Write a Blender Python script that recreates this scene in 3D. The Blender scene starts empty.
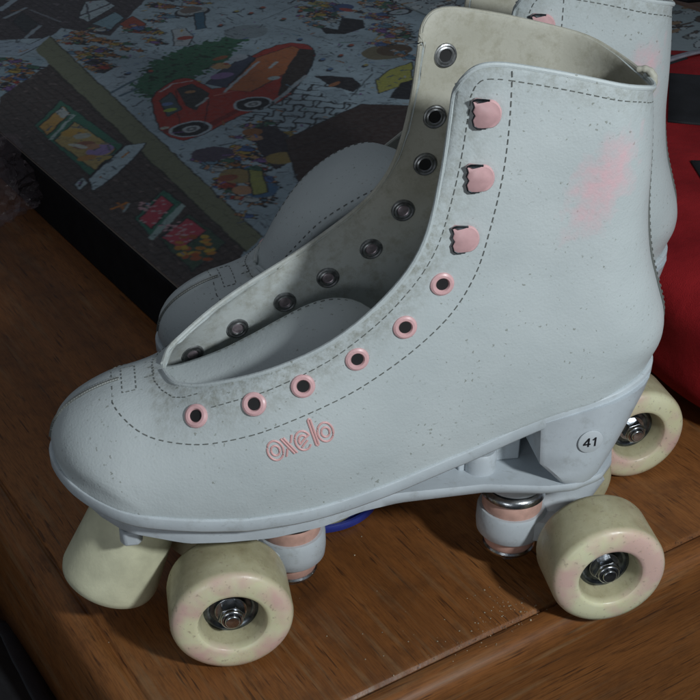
import bpy, bmesh, math, random
import numpy as np
from mathutils import Vector, Matrix
from mathutils.bvhtree import BVHTree
S = 0.001                      # all shapes below are written in millimetres
scene = bpy.context.scene
COL = scene.collection
random.seed(7)
rng = np.random.RandomState(5)

# ------------------------------------------------------------------ helpers
def link(name, me, mat=None, parent=None):
    o = bpy.data.objects.new(name, me); COL.objects.link(o)
    if mat is not None:
        for m in (mat if isinstance(mat, (list, tuple)) else [mat]): me.materials.append(m)
    if parent is not None: o.parent = parent
    return o

def mesh(name, verts, faces, mat=None, parent=None, smooth=True, weld=False):
    me = bpy.data.meshes.new(name)
    me.from_pydata([(v[0]*S, v[1]*S, v[2]*S) for v in verts], [], faces)
    if weld:
        b = bmesh.new(); b.from_mesh(me); bmesh.ops.remove_doubles(b, verts=b.verts, dist=1e-5); b.to_mesh(me); b.free()
    b = bmesh.new(); b.from_mesh(me); bmesh.ops.recalc_face_normals(b, faces=b.faces); b.to_mesh(me); b.free()
    if smooth:
        me.polygons.foreach_set('use_smooth', [True]*len(me.polygons))
    return link(name, me, mat, parent)

def empty(name, loc=(0, 0, 0), rz=0):
    o = bpy.data.objects.new(name, None); COL.objects.link(o)
    o.location = Vector(loc)*S; o.rotation_euler = (0, 0, rz); o.empty_display_size = .02
    return o

def tag(o, label=None, cat=None, group=None, kind=None):
    if label: o['label'] = label
    if cat: o['category'] = cat
    if group: o['group'] = group
    if kind: o['kind'] = kind
    return o

def sharp(o, deg=35):
    try: o.data.set_sharp_from_angle(angle=math.radians(deg))
    except Exception: pass
    return o

class MB:
    def __init__(s): s.v = []; s.f = []
    def add(s, v, f):
        n = len(s.v); s.v += [tuple(p) for p in v]; s.f += [tuple(i+n for i in q) for q in f]
    def lathe(s, prof, M, n=40, cap=False):
        # prof: (radius, height) pairs about the local z axis; M places it
        vs = []; fs = []
        for (r, h) in prof:
            for k in range(n):
                a = 2*math.pi*k/n; vs.append(M @ Vector((r*math.cos(a), r*math.sin(a), h)))
        for i in range(len(prof)-1):
            for k in range(n):
                k2 = (k+1) % n; fs.append((i*n+k, i*n+k2, (i+1)*n+k2, (i+1)*n+k))
        if cap:
            fs.append(tuple(range(n))); fs.append(tuple((len(prof)-1)*n+k for k in range(n)))
        s.add(vs, fs)
    def tube(s, pts, r, n=10, closed=False):
        pts = [Vector(p) for p in pts]; m = len(pts); vs = []; fs = []
        up = Vector((0.13, 0.21, 0.97))
        for i, p in enumerate(pts):
            t = (pts[(i+1) % m]-pts[i-1]) if closed else (pts[min(i+1, m-1)]-pts[max(i-1, 0)])
            if t.length < 1e-9: t = Vector((1, 0, 0))
            t.normalize()
            a = t.cross(up); 
            if a.length < 1e-4: a = t.cross(Vector((1, 0, 0)))
            a.normalize(); b = t.cross(a)
            rr = r[i] if isinstance(r, (list, tuple)) else r
            for k in range(n):
                q = 2*math.pi*k/n; vs.append(p+a*math.cos(q)*rr+b*math.sin(q)*rr)
        for i in range(m if closed else m-1):
            j = (i+1) % m
            for k in range(n):
                k2 = (k+1) % n; fs.append((i*n+k, i*n+k2, j*n+k2, j*n+k))
        if not closed:
            fs.append(tuple(range(n))); fs.append(tuple((m-1)*n+k for k in range(n)))
        s.add(vs, fs)
    def prism(s, poly, z0, z1, M=None):
        M = M or Matrix(); n = len(poly)
        vs = [M @ Vector((x, y, z0)) for x, y in poly]+[M @ Vector((x, y, z1)) for x, y in poly]
        fs = [tuple(range(n)), tuple(range(n, 2*n))]+[(k, (k+1) % n, n+(k+1) % n, n+k) for k in range(n)]
        s.add(vs, fs)
    def box(s, c, d, M=None):
        x, y, z = d[0]/2, d[1]/2, d[2]/2
        T = Matrix.Translation(Vector(c))
        if M is not None: T = T @ M
        s.prism([(-x, -y), (x, -y), (x, y), (-x, y)], -z, z, T)
    def build(s, name, mat, parent=None, smooth=True, bevel=0, ang=35):
        o = mesh(name, s.v, s.f, mat, parent, smooth)
        if smooth: sharp(o, ang)
        if bevel:
            m = o.modifiers.new('Bevel', 'BEVEL'); m.width = bevel*S; m.segments = 3; m.limit_method = 'ANGLE'; m.angle_limit = math.radians(30)
            m.harden_normals = False
        return o

def frame_to(p, d, up=(0, 0, 1)):
    """matrix at p whose local z looks along d"""
    d = Vector(d).normalized(); u = Vector(up)
    x = u.cross(d)
    if x.length < 1e-4: x = Vector((1, 0, 0)).cross(d)
    x.normalize(); y = d.cross(x)
    M = Matrix((x, y, d)).transposed().to_4x4(); M.translation = Vector(p)
    return M

def spline(pts, n):
    P = [np.array(p, float) for p in pts]; P = [2*P[0]-P[1]]+P+[2*P[-1]-P[-2]]
    out = []
    L = [np.linalg.norm(P[i+1]-P[i]) for i in range(1, len(P)-2)]
    tot = sum(L); 
    for j in range(n):
        d = tot*j/(n-1); i = 0
        while i < len(L)-1 and d > L[i]+1e-9: d -= L[i]; i += 1
        t = min(max(d/max(L[i], 1e-9), 0), 1)
        a, b, c, e = P[i], P[i+1], P[i+2], P[i+3]
        out.append(.5*((2*b)+(-a+c)*t+(2*a-5*b+4*c-e)*t*t+(-a+3*b-3*c+e)*t**3))
    return out

# ------------------------------------------------------------------ materials
def newmat(name):
    m = bpy.data.materials.new(name); m.use_nodes = True
    nt = m.node_tree; b = nt.nodes['Principled BSDF']
    return m, nt, b
def N(nt, t, **kw):
    n = nt.nodes.new(t)
    for k, v in kw.items():
        if k in n.inputs: n.inputs[k].default_value = v
        else: setattr(n, k, v)
    return n
def ramp(nt, fac, stops, interp='LINEAR'):
    r = nt.nodes.new('ShaderNodeValToRGB'); cr = r.color_ramp; cr.interpolation = interp
    while len(cr.elements) < len(stops): cr.elements.new(.5)
    for e, (p, c) in zip(cr.elements, stops):
        e.position = p; e.color = (c, c, c, 1) if isinstance(c, (int, float)) else (*c, 1)
    nt.links.new(fac, r.inputs[0]); return r.outputs[0]
def mixc(nt, fac, a, b, mode='MIX'):
    m = nt.nodes.new('ShaderNodeMix'); m.data_type = 'RGBA'; m.blend_type = mode
    for sock, v in ((m.inputs[0], fac), (m.inputs[6], a), (m.inputs[7], b)):
        if hasattr(v, 'is_linked'): nt.links.new(v, sock)
        else: sock.default_value = v if isinstance(v, (int, float)) else (*v, 1)
    return m.outputs[2]
def mth(nt, op, a, b=0.0, c=None):
    m = nt.nodes.new('ShaderNodeMath'); m.operation = op
    for i, v in enumerate((a, b) if c is None else (a, b, c)):
        if hasattr(v, 'is_linked'): nt.links.new(v, m.inputs[i])
        else: m.inputs[i].default_value = v
    return m.outputs[0]
def coords(nt, scale=1000.0, rot=0, stretch=(1, 1, 1)):
    """object coordinates turned into millimetres"""
    tc = nt.nodes.new('ShaderNodeTexCoord'); mp = nt.nodes.new('ShaderNodeMapping')
    mp.inputs['Scale'].default_value = tuple(scale*s for s in stretch)
    if rot:
        m1 = nt.nodes.new('ShaderNodeMapping'); m1.inputs['Rotation'].default_value = (0, 0, rot)
        nt.links.new(tc.outputs['Object'], m1.inputs[0]); nt.links.new(m1.outputs[0], mp.inputs[0])
    else: nt.links.new(tc.outputs['Object'], mp.inputs[0])
    return mp.outputs[0]
def noise(nt, vec, scale, detail=3, rough=.55, dist=0):
    n = nt.nodes.new('ShaderNodeTexNoise'); n.inputs['Scale'].default_value = scale
    n.inputs['Detail'].default_value = detail; n.inputs['Roughness'].default_value = rough
    n.inputs['Distortion'].default_value = dist
    nt.links.new(vec, n.inputs['Vector']); return n.outputs['Fac']
def bump(nt, b, h, strength=.3, dist=.0005):
    n = nt.nodes.new('ShaderNodeBump'); n.inputs['Strength'].default_value = strength
    n.inputs['Distance'].default_value = dist; nt.links.new(h, n.inputs['Height']); nt.links.new(n.outputs[0], b.inputs['Normal'])
def simple(name, col, rough=.5, metal=0, var=.12, vscale=.08, bscale=.6, bstr=.15, coat=0, spec=.5):
    m, nt, b = newmat(name); v = coords(nt)
    n1 = noise(nt, v, vscale, 4); c2 = tuple(c*(1-var*2.2) for c in col); c1 = tuple(min(1, c*(1+var*.6)) for c in col)
    nt.links.new(ramp(nt, n1, [(.3, c2), (.7, c1)]), b.inputs['Base Color'])
    b.inputs['Roughness'].default_value = rough; b.inputs['Metallic'].default_value = metal
    b.inputs['Coat Weight'].default_value = coat; b.inputs['Specular IOR Level'].default_value = spec
    bump(nt, b, noise(nt, v, bscale, 3), bstr, .0003)
    return m

def scuffed(name, col, rough):
    m, nt, b = newmat(name); v = coords(nt)
    c = ramp(nt, noise(nt, v, .05, 4), [(.3, tuple(x*.9 for x in col)), (.7, tuple(min(1, x*1.05) for x in col))])
    c = mixc(nt, ramp(nt, noise(nt, v, .11, 6, .75), [(.54, 0.0), (.74, .5)]), c, (.30, .31, .29))
    v3 = coords(nt, 1000, .4, (.25, 1, 1.6)); c = mixc(nt, ramp(nt, noise(nt, v3, .55, 3, .6), [(.66, 0.0), (.74, .5)]), c, (.25, .26, .25))
    nt.links.new(c, b.inputs['Base Color']); nt.links.new(ramp(nt, noise(nt, v, .15, 4), [(.3, rough-.08), (.7, rough+.15)]), b.inputs['Roughness'])
    bump(nt, b, noise(nt, v, .5, 4), .2, .0004); return m

def leather_mat():
    m, nt, b = newmat('white_leather'); v = coords(nt)
    base = ramp(nt, noise(nt, v, .018, 3), [(.3, (.51, .565, .575)), (.7, (.595, .645, .652))])
    # fine olive-black dirt flecks, clustered
    vo = nt.nodes.new('ShaderNodeTexVoronoi'); vo.inputs['Scale'].default_value = .34; vo.inputs['Randomness'].default_value = 1
    vd = nt.nodes.new('ShaderNodeVectorMath'); vd.operation = 'ADD'
    ns = nt.nodes.new('ShaderNodeTexNoise'); ns.inputs['Scale'].default_value = .7; nt.links.new(v, ns.inputs['Vector'])
    sc = nt.nodes.new('ShaderNodeVectorMath'); sc.operation = 'SCALE'; sc.inputs['Scale'].default_value = 2.6
    nt.links.new(ns.outputs['Color'], sc.inputs[0]); nt.links.new(v, vd.inputs[0]); nt.links.new(sc.outputs[0], vd.inputs[1])
    nt.links.new(vd.outputs[0], vo.inputs['Vector'])
    size = mth(nt, 'MULTIPLY', ramp(nt, noise(nt, v, .035, 3), [(.36, 0.06), (.66, .27)]), 1.0)
    rnd = nt.nodes.new('ShaderNodeSeparateColor'); nt.links.new(vo.outputs['Color'], rnd.inputs[0])
    size = mth(nt, 'MULTIPLY', size, mth(nt, 'POWER', rnd.outputs[0], 1.5))
    fleck = mth(nt, 'SMOOTH_MIN', 1.0, mth(nt, 'MULTIPLY', mth(nt, 'GREATER_THAN', mth(nt, 'SUBTRACT', size, vo.outputs['Distance']), 0.0), 1.0), 0.0)
    fine = ramp(nt, noise(nt, v, .62, 2, .5), [(.655, 0.0), (.74, .5)])
    fine = mth(nt, 'MULTIPLY', fine, ramp(nt, noise(nt, v, .03, 2), [(.42, .15), (.65, 1.0)]))
    fac = mth(nt, 'MAXIMUM', mth(nt, 'MULTIPLY', fleck, .62), fine)
    c = mixc(nt, fac, base, (.21, .22, .18))
    # grime rubbed along the throat and collar edges
    at = nt.nodes.new('ShaderNodeAttribute'); at.attribute_name = 'grime'
    g = mth(nt, 'MULTIPLY', at.outputs['Fac'], ramp(nt, noise(nt, v, .26, 6, .75), [(.42, 0.0), (.66, .72)]))
    c = mixc(nt, g, c, (.25, .25, .20))
    # pink smear on the ankle
    tc = nt.nodes.new('ShaderNodeTexCoord'); mp = nt.nodes.new('ShaderNodeMapping'); mp.vector_type = 'TEXTURE'
    mp.inputs['Location'].default_value = (157.6*S, -.033, 220.2*S); mp.inputs['Rotation'].default_value = (0, math.radians(24), 0)
    mp.inputs['Scale'].default_value = (.026, .2, .050)
    nt.links.new(tc.outputs['Object'], mp.inputs[0])
    ln = nt.nodes.new('ShaderNodeVectorMath'); ln.operation = 'LENGTH'; nt.links.new(mp.outputs[0], ln.inputs[0])
    sep = nt.nodes.new('ShaderNodeSeparateXYZ'); nt.links.new(tc.outputs['Object'], sep.inputs[0])
    sm = mth(nt, 'MULTIPLY', ramp(nt, mth(nt, 'ADD', ln.outputs['Value'], mth(nt, 'MULTIPLY', noise(nt, v, .12, 4), .9)), [(.62, .78), (1.75, 0.0)]), mth(nt, 'LESS_THAN', sep.outputs[1], 0.0))
    sm = mth(nt, 'MULTIPLY', sm, at.outputs['Color'] if False else ramp(nt, noise(nt, v, .3, 3), [(.3, .6), (.6, 1.0)]))
    c = mixc(nt, sm, c, (.80, .50, .54))
    nt.links.new(c, b.inputs['Base Color']); b.inputs['Roughness'].default_value = .48
    b.inputs['Specular IOR Level'].default_value = .35
    vc = nt.nodes.new('ShaderNodeTexVoronoi'); vc.inputs['Scale'].default_value = .75; nt.links.new(v, vc.inputs['Vector'])
    h = mth(nt, 'ADD', mth(nt, 'ADD', mth(nt, 'MULTIPLY', noise(nt, v, 1.1, 3), .45), mth(nt, 'MULTIPLY', vc.outputs['Distance'], .22)), mth(nt, 'MULTIPLY', noise(nt, v, .045, 3), 2.6))
    bump(nt, b, h, .33, .0007)
    return m

def lining_mat():
    m, nt, b = newmat('lining_leather'); v = coords(nt)
    base = ramp(nt, noise(nt, v, .03, 4), [(.3, (.42, .41, .34)), (.7, (.55, .54, .47))])
    tc = nt.nodes.new('ShaderNodeTexCoord'); sp = nt.nodes.new('ShaderNodeSeparateXYZ'); nt.links.new(tc.outputs['Object'], sp.inputs[0])
    base = mixc(nt, ramp(nt, mth(nt, 'MULTIPLY', sp.outputs[2], 4.0), [(.60, 1.0), (.78, 0.0)]), base, (.58, .62, .61))
    g = ramp(nt, noise(nt, v, .12, 6, .75), [(.47, 0.0), (.72, .55)])
    nt.links.new(mixc(nt, g, base, (.24, .22, .14)), b.inputs['Base Color'])
    b.inputs['Roughness'].default_value = .55; b.inputs['Specular IOR Level'].default_value = .3
    bump(nt, b, noise(nt, v, .35, 4), .3, .0005)
    return m

def wheel_mat():
    m, nt, b = newmat('cream_urethane'); v = coords(nt)
    tc = nt.nodes.new('ShaderNodeTexCoord'); sp = nt.nodes.new('ShaderNodeSeparateXYZ'); nt.links.new(tc.outputs['Object'], sp.inputs[0])
    # local z of a wheel is its axle; the outer face sits at z = 0
    face = ramp(nt, mth(nt, 'MULTIPLY', sp.outputs[2], -1000/30.0), [(.02, 0.0), (.14, 1.0)])
    oi = nt.nodes.new('ShaderNodeObjectInfo'); va = nt.nodes.new('ShaderNodeVectorMath'); va.operation = 'ADD'
    cb = nt.nodes.new('ShaderNodeCombineXYZ'); k = mth(nt, 'MULTIPLY', oi.outputs['Random'], 500.0)
    nt.links.new(k, cb.inputs[0]); nt.links.new(k, cb.inputs[2]); nt.links.new(v, va.inputs[0]); nt.links.new(cb.outputs[0], va.inputs[1])
    w = va.outputs[0]
    fc = ramp(nt, noise(nt, w, .05, 3), [(.3, (.73, .70, .45)), (.7, (.80, .78, .54))])
    tcx = ramp(nt, noise(nt, w, .06, 5, .65), [(.25, (.34, .30, .18)), (.5, (.49, .45, .29)), (.8, (.62, .59, .41))])
    c = mixc(nt, face, fc, tcx)
    pk = mth(nt, 'MULTIPLY', ramp(nt, noise(nt, w, .042, 3, .5), [(.44, 0.0), (.60, .80)]), mth(nt, 'SUBTRACT', 1.0, face))
    c = mixc(nt, pk, c, (.72, .44, .42))
    sc = mth(nt, 'MULTIPLY', ramp(nt, noise(nt, w, .45, 4, .6), [(.60, 0.0), (.70, .8)]), .7)
    c = mixc(nt, sc, c, (.33, .25, .18))
    nt.links.new(c, b.inputs['Base Color'])
    b.inputs['Roughness'].default_value = .3; b.inputs['Subsurface Weight'].default_value = .12
    b.inputs['Subsurface Radius'].default_value = (.004, .003, .0015); b.inputs['Subsurface Scale'].default_value = 1
    nt.links.new(ramp(nt, noise(nt, w, .2, 4), [(.3, .24), (.7, .5)]), b.inputs['Roughness'])
    bump(nt, b, noise(nt, w, .3, 4), .12, .0004)
    return m

TT = 0.38943
def wood_mat(name='varnished_wood', stretch=(1, .07, 1), mott=.6):
    m, nt, b = newmat(name)
    v = coords(nt, 1000, -TT, stretch)       # grain runs along the table's long side
    v2 = coords(nt, 1000)
    big = noise(nt, v, .012, 4, .6, .8)
    wv = nt.nodes.new('ShaderNodeTexWave'); wv.wave_type = 'BANDS'; wv.bands_direction = 'X'; wv.inputs['Scale'].default_value = .035
    wv.inputs['Distortion'].default_value = 7; wv.inputs['Detail'].default_value = 4; wv.inputs['Detail Scale'].default_value = 1.2
    nt.links.new(v, wv.inputs['Vector'])
    c = ramp(nt, mth(nt, 'ADD', mth(nt, 'MULTIPLY', wv.outputs['Fac'], .05), mth(nt, 'MULTIPLY', big, .95)), [(.25, (.12, .044, .013)), (.5, (.235, .089, .026)), (.8, (.345, .145, .047))])
    c = mixc(nt, ramp(nt, noise(nt, v, 1.3, 2, .6), [(.45, 0.0), (.62, .38)]), c, (.07, .028, .011))
    pore = ramp(nt, noise(nt, v, .55, 3, .6), [(.59, 0.0), (.67, .75)])
    c = mixc(nt, pore, c, (.045, .02, .011))
    # pale streaks across the varnish: scratches, and boot reflections painted into the colour
    refl_scr = mth(nt, 'MULTIPLY', ramp(nt, noise(nt, v, .20, 3, .6), [(.52, 0.0), (.66, .8)]), ramp(nt, noise(nt, v2, .009, 3), [(.42, 0.0), (.62, .75)]))
    c = mixc(nt, refl_scr, c, (.25, .15, .075))
    dust = ramp(nt, noise(nt, v2, .5, 5, .75), [(.66, 0.0), (.80, .35)])
    c = mixc(nt, dust, c, (.30, .24, .17))
    c = mixc(nt, ramp(nt, noise(nt, v2, .035, 6, .7), [(.50, 0.0), (.72, mott)]), c, (.07, .030, .014))
    nt.links.new(c, b.inputs['Base Color'])
    nt.links.new(ramp(nt, noise(nt, v, .09, 4), [(.3, .30), (.7, .52)]), b.inputs['Roughness'])
    b.inputs['Specular IOR Level'].default_value = .33
    bump(nt, b, mth(nt, 'ADD', noise(nt, v, .5, 3), mth(nt, 'MULTIPLY', noise(nt, v2, .02, 2), 1.5)), .22, .0004)
    return m

M = dict(
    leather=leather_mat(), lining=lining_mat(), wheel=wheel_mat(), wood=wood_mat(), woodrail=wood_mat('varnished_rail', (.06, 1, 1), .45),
    sole=scuffed('sole_rubber', (.55, .605, .64), .45),
    plate=scuffed('plate_nylon', (.55, .60, .64), .40),
    thread=simple('stitch_thread', (.17, .18, .17), .8), whitethread=simple('white_thread', (.6, .62, .6), .7),
    pink=simple('pink_enamel', (.80, .49, .50), .33, 0, .05, .3, .5, .1),
    logo=simple('pink_print', (.80, .47, .46), .5, 0, .04),
    steel=simple('steel', (.55, .57, .60), .25, 1, .25, .3, .8, .2),
    darksteel=simple('dark_steel', (.16, .18, .20), .3, .9, .3, .3, .6, .2),
    oldsteel=simple('tarnished_steel', (.42, .43, .44), .38, .9, .3, .3, .6, .2),
    rivet=simple('rivet_cap', (.50, .42, .46), .4, .6, .2, .4),
    black=simple('black_hole', (.012, .012, .013), .7),
    ink=simple('black_ink', (.02, .02, .025), .6),
    bushing=simple('salmon_rubber', (.66, .40, .33), .5, 0, .1, .2),
    toestop=simple('toe_stop_rubber', (.78, .77, .55), .5, 0, .10, .07, .7, .3),
    sticker=simple('clear_sticker', (.60, .645, .68), .22, 0, .03, .1, .3, .03),
    board=simple('black_board', (.009, .009, .011), .8, 0, .2, spec=.15),
    blackfab=simple('black_fabric', (.019, .020, .025), .75, 0, .25, .05, 1.2, .5),
    greypipe=simple('grey_piping', (.34, .34, .40), .6),
    buckle=simple('black_plastic', (.03, .032, .04), .25),
    blue=simple('blue_plastic', (.03, .05, .33), .35),
    crumb=simple('crumb_grit', (.50, .40, .27), .6, 0, .3, .5),
)
def red_fabric():
    m, nt, b = newmat('red_nylon'); v = coords(nt)
    c = ramp(nt, noise(nt, v, .02, 4), [(.3, (.24, .009, .013)), (.7, (.42, .020, .025))])
    nt.links.new(c, b.inputs['Base Color']); b.inputs['Roughness'].default_value = .7; b.inputs['Specular IOR Level'].default_value = .2
    h = mth(nt, 'ADD', noise(nt, v, 1.6, 2), mth(nt, 'MULTIPLY', noise(nt, v, .03, 3), 6))
    bump(nt, b, h, .5, .001); return m
M['red'] = red_fabric()
def film():
    m, nt, b = newmat('clear_film'); v = coords(nt)
    b.inputs['Base Color'].default_value = (.22, .17, .19, 1); b.inputs['Roughness'].default_value = .14
    b.inputs['Alpha'].default_value = .16; b.inputs['Specular IOR Level'].default_value = .8
    bump(nt, b, noise(nt, v, .12, 4), .8, .002); return m
M['film'] = film()

# ------------------------------------------------------------------ the table
E1 = np.array([math.cos(TT), math.sin(TT)]); G1 = np.array([-E1[1], E1[0]])
C0 = np.array([-22.09, -107.36])                 # where the two groove lines cross
def tabletop():
    W, D = 1150, 1500; o0 = 15.0
    prof = [(0, -420), (0, -16), (.3, -9.5), (1.2, -5.6), (3.0, -2.6), (5.6, -.8), (8.6, 0), (o0-2.2, 0), (o0-1.4, -.5), (o0-.7, -1.9), (o0, -2.2), (o0+.7, -1.9), (o0+1.4, -.5), (o0+2.2, 0)]
    vs = []; fs = []
    for d, z in prof:
        a0, a1, b0, b1 = d-o0, W-d, d-o0, D-d
        # ring of a rounded rectangle
        r = max(14-d, 3); ring = []
        for cx, cy, s in ((a1-r, b1-r, 0), (a0+r, b1-r, 90), (a0+r, b0+r, 180), (a1-r, b0+r, 270)):
            for k in range(7):
                q = math.radians(s+15*k); ring.append((cx+r*math.cos(q), cy+r*math.sin(q)))
        for a, b_ in ring:
            p = C0+E1*a+G1*b_; vs.append((p[0], p[1], z))
    n = 28
    for i in range(len(prof)-1):
        for k in range(n): fs.append((i*n+k, i*n+(k+1) % n, (i+1)*n+(k+1) % n, (i+1)*n+k))
    fs.append(tuple((len(prof)-1)*n+k for k in range(n)))
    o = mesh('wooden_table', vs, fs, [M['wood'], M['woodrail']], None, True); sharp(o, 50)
    for p in o.data.polygons:       # the rail along the front runs crosswise, mitred at the corner
        c = np.array([p.center.x/S, p.center.y/S])-C0; a = c @ E1; b_ = c @ G1
        if b_ < -1.0 and a > b_: p.material_index = 1
    return o
tb = tabletop(); tag(tb, 'brown varnished wooden chest top with grooved edge under the skates', 'table')

# ------------------------------------------------------------------ the skate
def lerp_tab(t, xs, ys): return float(np.interp(t, xs, ys))
def halfwidth_low(x): return lerp_tab(x, [-77, -60, -45, -20, 10, 40, 70, 100, 130, 160, 185, 211], [33, 38, 42, 45.5, 47.5, 46, 42, 37.5, 34.5, 33, 31, 29])

NS, NV = 92, 76
SOLE = [(201, 122), (196, 121.8), (185, 120.6), (165, 116), (143, 111.5), (109, 99.5), (75, 90.3), (54, 86), (32, 83.3), (10, 83), (-8, 84), (-20, 85.5), (-39, 88), (-55, 91.5), (-65, 94), (-71.5, 97)]
BACK = [(201, 122), (205, 134), (204.5, 146), (199, 162), (194, 177), (190.5, 196), (188.5, 220), (186.5, 238), (184, 253)]
TOP = [(184, 253), (178, 256), (170, 259.5), (155, 263.5), (140, 267.5), (125, 271), (110, 273.6), (102, 272.6), (97.5, 268), (95.5, 262)]
# front line, toe tip to collar; second entry of each row is its v
FRONT = [((-71.5, 97), 0), ((-72, 103), .05), ((-69.5, 111), .10), ((-64, 118), .15), ((-55, 124), .20), ((-44, 128.5), .25), ((-32, 131), .30), ((-21, 133.5), .345),
         ((-8, 136.5), .40), ((5, 141.5), .45), ((20, 147), .50), ((43, 158), .56), ((61.5, 171.5), .625), ((76, 186), .69), ((85, 201), .75), ((90, 219), .82), ((93.5, 240), .90), ((95.5, 262), 1)]
VT = .345        # the throat opens above this v
def curve_at(pts, t):
    n = 400
    key = id(pts)
    if key not in _cc: _cc[key] = np.array(spline(pts, n))
    a = _cc[key]; f = t*(n-1); i = min(int(f), n-2); return a[i]*(1-(f-i))+a[i+1]*(f-i)
_cc = {}
_fx = np.array([p[0] for p, v in FRONT]); _fz = np.array([p[1] for p, v in FRONT]); _fv = np.array([v for p, v in FRONT])
def front_at(v):
    i = int(np.clip(np.searchsorted(_fv, v)-1, 0, len(_fv)-2)); t = (v-_fv[i])/(_fv[i+1]-_fv[i])
    def cr(A):
        a = A[max(i-1, 0)]; b = A[i]; c = A[i+1]; d = A[min(i+2, len(A)-1)]
        return .5*((2*b)+(-a+c)*t+(2*a-5*b+4*c-d)*t*t+(-a+3*b-3*c+d)*t**3)
    return np.array([cr(_fx), cr(_fz)])
def side_pt(s, v):
    B = curve_at(BACK, v); F = front_at(v); D = curve_at(SOLE, s); T = curve_at(TOP, s)
    P = (1-s)*B+s*F + (1-v)*D+v*T - ((1-s)*(1-v)*curve_at(SOLE, 0)+s*(1-v)*curve_at(SOLE, 1)+(1-s)*v*curve_at(TOP, 0)+s*v*curve_at(TOP, 1))
    return P
def boot_grid(nearfar):
    ss = [1-(1-(i/(NS-1)))**1.0 for i in range(NS)]
    # crowd the columns towards both ends where the surface turns
    ss = [.5-.5*math.cos(math.pi*t)*(.55)+(t-.5)*.45 for t in ss]
    ss = [(t-ss[0])/(ss[-1]-ss[0]) for t in ss]
    vs_ = list(np.linspace(0, .338, 28))+[.345, .3465, .349, .352, .356, .361, .367, .374, .382, .391, .401]+list(np.linspace(.413, 1, NV-39))
    # more rows round the throat bottom
    P = np.zeros((NV, NS, 2))
    for j, v in enumerate(vs_):
        for i, s in enumerate(ss): P[j, i] = side_pt(s, v)
    Y = np.zeros((NV, NS)); EDGE = np.zeros((NV, NS))
    fv = np.linspace(0, 1, 700); FP = np.array([front_at(v) for v in fv]); BP_ = np.array([curve_at(BACK, v) for v in np.linspace(0, 1, 200)])
    # carry the back line on below the seat so that the heel stays round down to the sole
    BP_ = np.vstack([[(BP_[0, 0]-.4*k, BP_[0, 1]-2.0*k) for k in range(12, 0, -1)], BP_])
    TP_ = np.array([curve_at(TOP, q) for q in np.linspace(0, 1, 120)])
    for j, v in enumerate(vs_):
        for i in range(NS):
            x, z = P[j, i]
            dF = np.hypot(FP[:, 0]-x, FP[:, 1]-z); kf = int(dF.argmin()); df = dF[kf]; vf = fv[kf]
            db = np.hypot(BP_[:, 0]-x, BP_[:, 1]-z).min()
            hz = z-lerp_tab(x, [-72, 0, 100, 201], [97, 83, 97, 122])
            hb = lerp_tab(hz, [0, 12, 35, 60, 85, 110, 135, 160], [0, 1, 0, -1.5, -2.5, -1, 1, 2])
            Wl = halfwidth_low(x); Ws = lerp_tab(z, [120, 150, 180, 210, 240, 275], [34, 33.5, 32.5, 33, 34.5, 36])+lerp_tab(x, [-30, 0, 40, 80, 110, 140], [10, 10, 8, 6, 3, 0])*lerp_tab(z, [170, 250], [1, 0])
            k = min(max((z-105)/60, 0), 1); k = k*k*(3-2*k)
            W = Wl*(1-k)+Ws*k+hb*.6
            if nearfar > 0: W *= 1-.10*(1-min(1, max(0, (z-120)/40)))
            if x > 120: W += 1.2*math.sin(min(1, (x-120)/60)*math.pi)*max(0, 1-(z-123)/60)
            t = 1-min(db/lerp_tab(z, [110, 190, 260], [36, 33, 30]), 1); gb = max(0, 1-t**2.1)**.5
            Rf = lerp_tab(vf, [0, .08, .2, .3, VT, .45, .6, .8, 1], [44, 44, 46, 48, 50, 50, 48, 42, 40])
            pw = lerp_tab(vf, [0, .15, VT, .5], [2.4, 2.3, 2.1, 2.0])
            we = lerp_tab(vf, [VT, .352, .36, .38, .40, .45, .50, .56, .625, .69, .75, .82, .9, 1], [0, 9, 13, 18.5, 22, 29, 34, 38, 38, 37, 35, 32, 30, 29])
            r = min(we/W, 1) if vf > VT else 0
            q = min(1, max(0, (vf-.20)/.36)); rs = q*q*(3-2*q)*.86; q = min(1, df/15.0); q = q*q*(3-2*q); r = r*(1-q)+rs*q
            t = 1-min(df/Rf, 1); gf = r+(1-r)*max(0, 1-t**pw)**.5
            Y[j, i] = max(0, W*gb*gf) if i else 0
            if i == NS-1 and v <= VT: Y[j, i] = 0
            g = 0
            if vf >= VT-.03: g = max(0, 1-df/19.0)*(1.15 if .4 < vf < .8 else .8)
            dt = np.hypot(TP_[:, 0]-x, TP_[:, 1]-z).min(); g = max(g, max(0, 1-dt/14.0)*.8)
            EDGE[j, i] = g
            if nearfar > 0 and vf > .36:      # the inner flap stands a little higher over the instep
                P[j, i, 1] += lerp_tab(vf, [.36, .44, .52, .6, .68, .8], [0, 3.5, 6, 6, 4, 0])*max(0, 1-df/42.0)
    return P, Y*nearfar, EDGE, vs_

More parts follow.
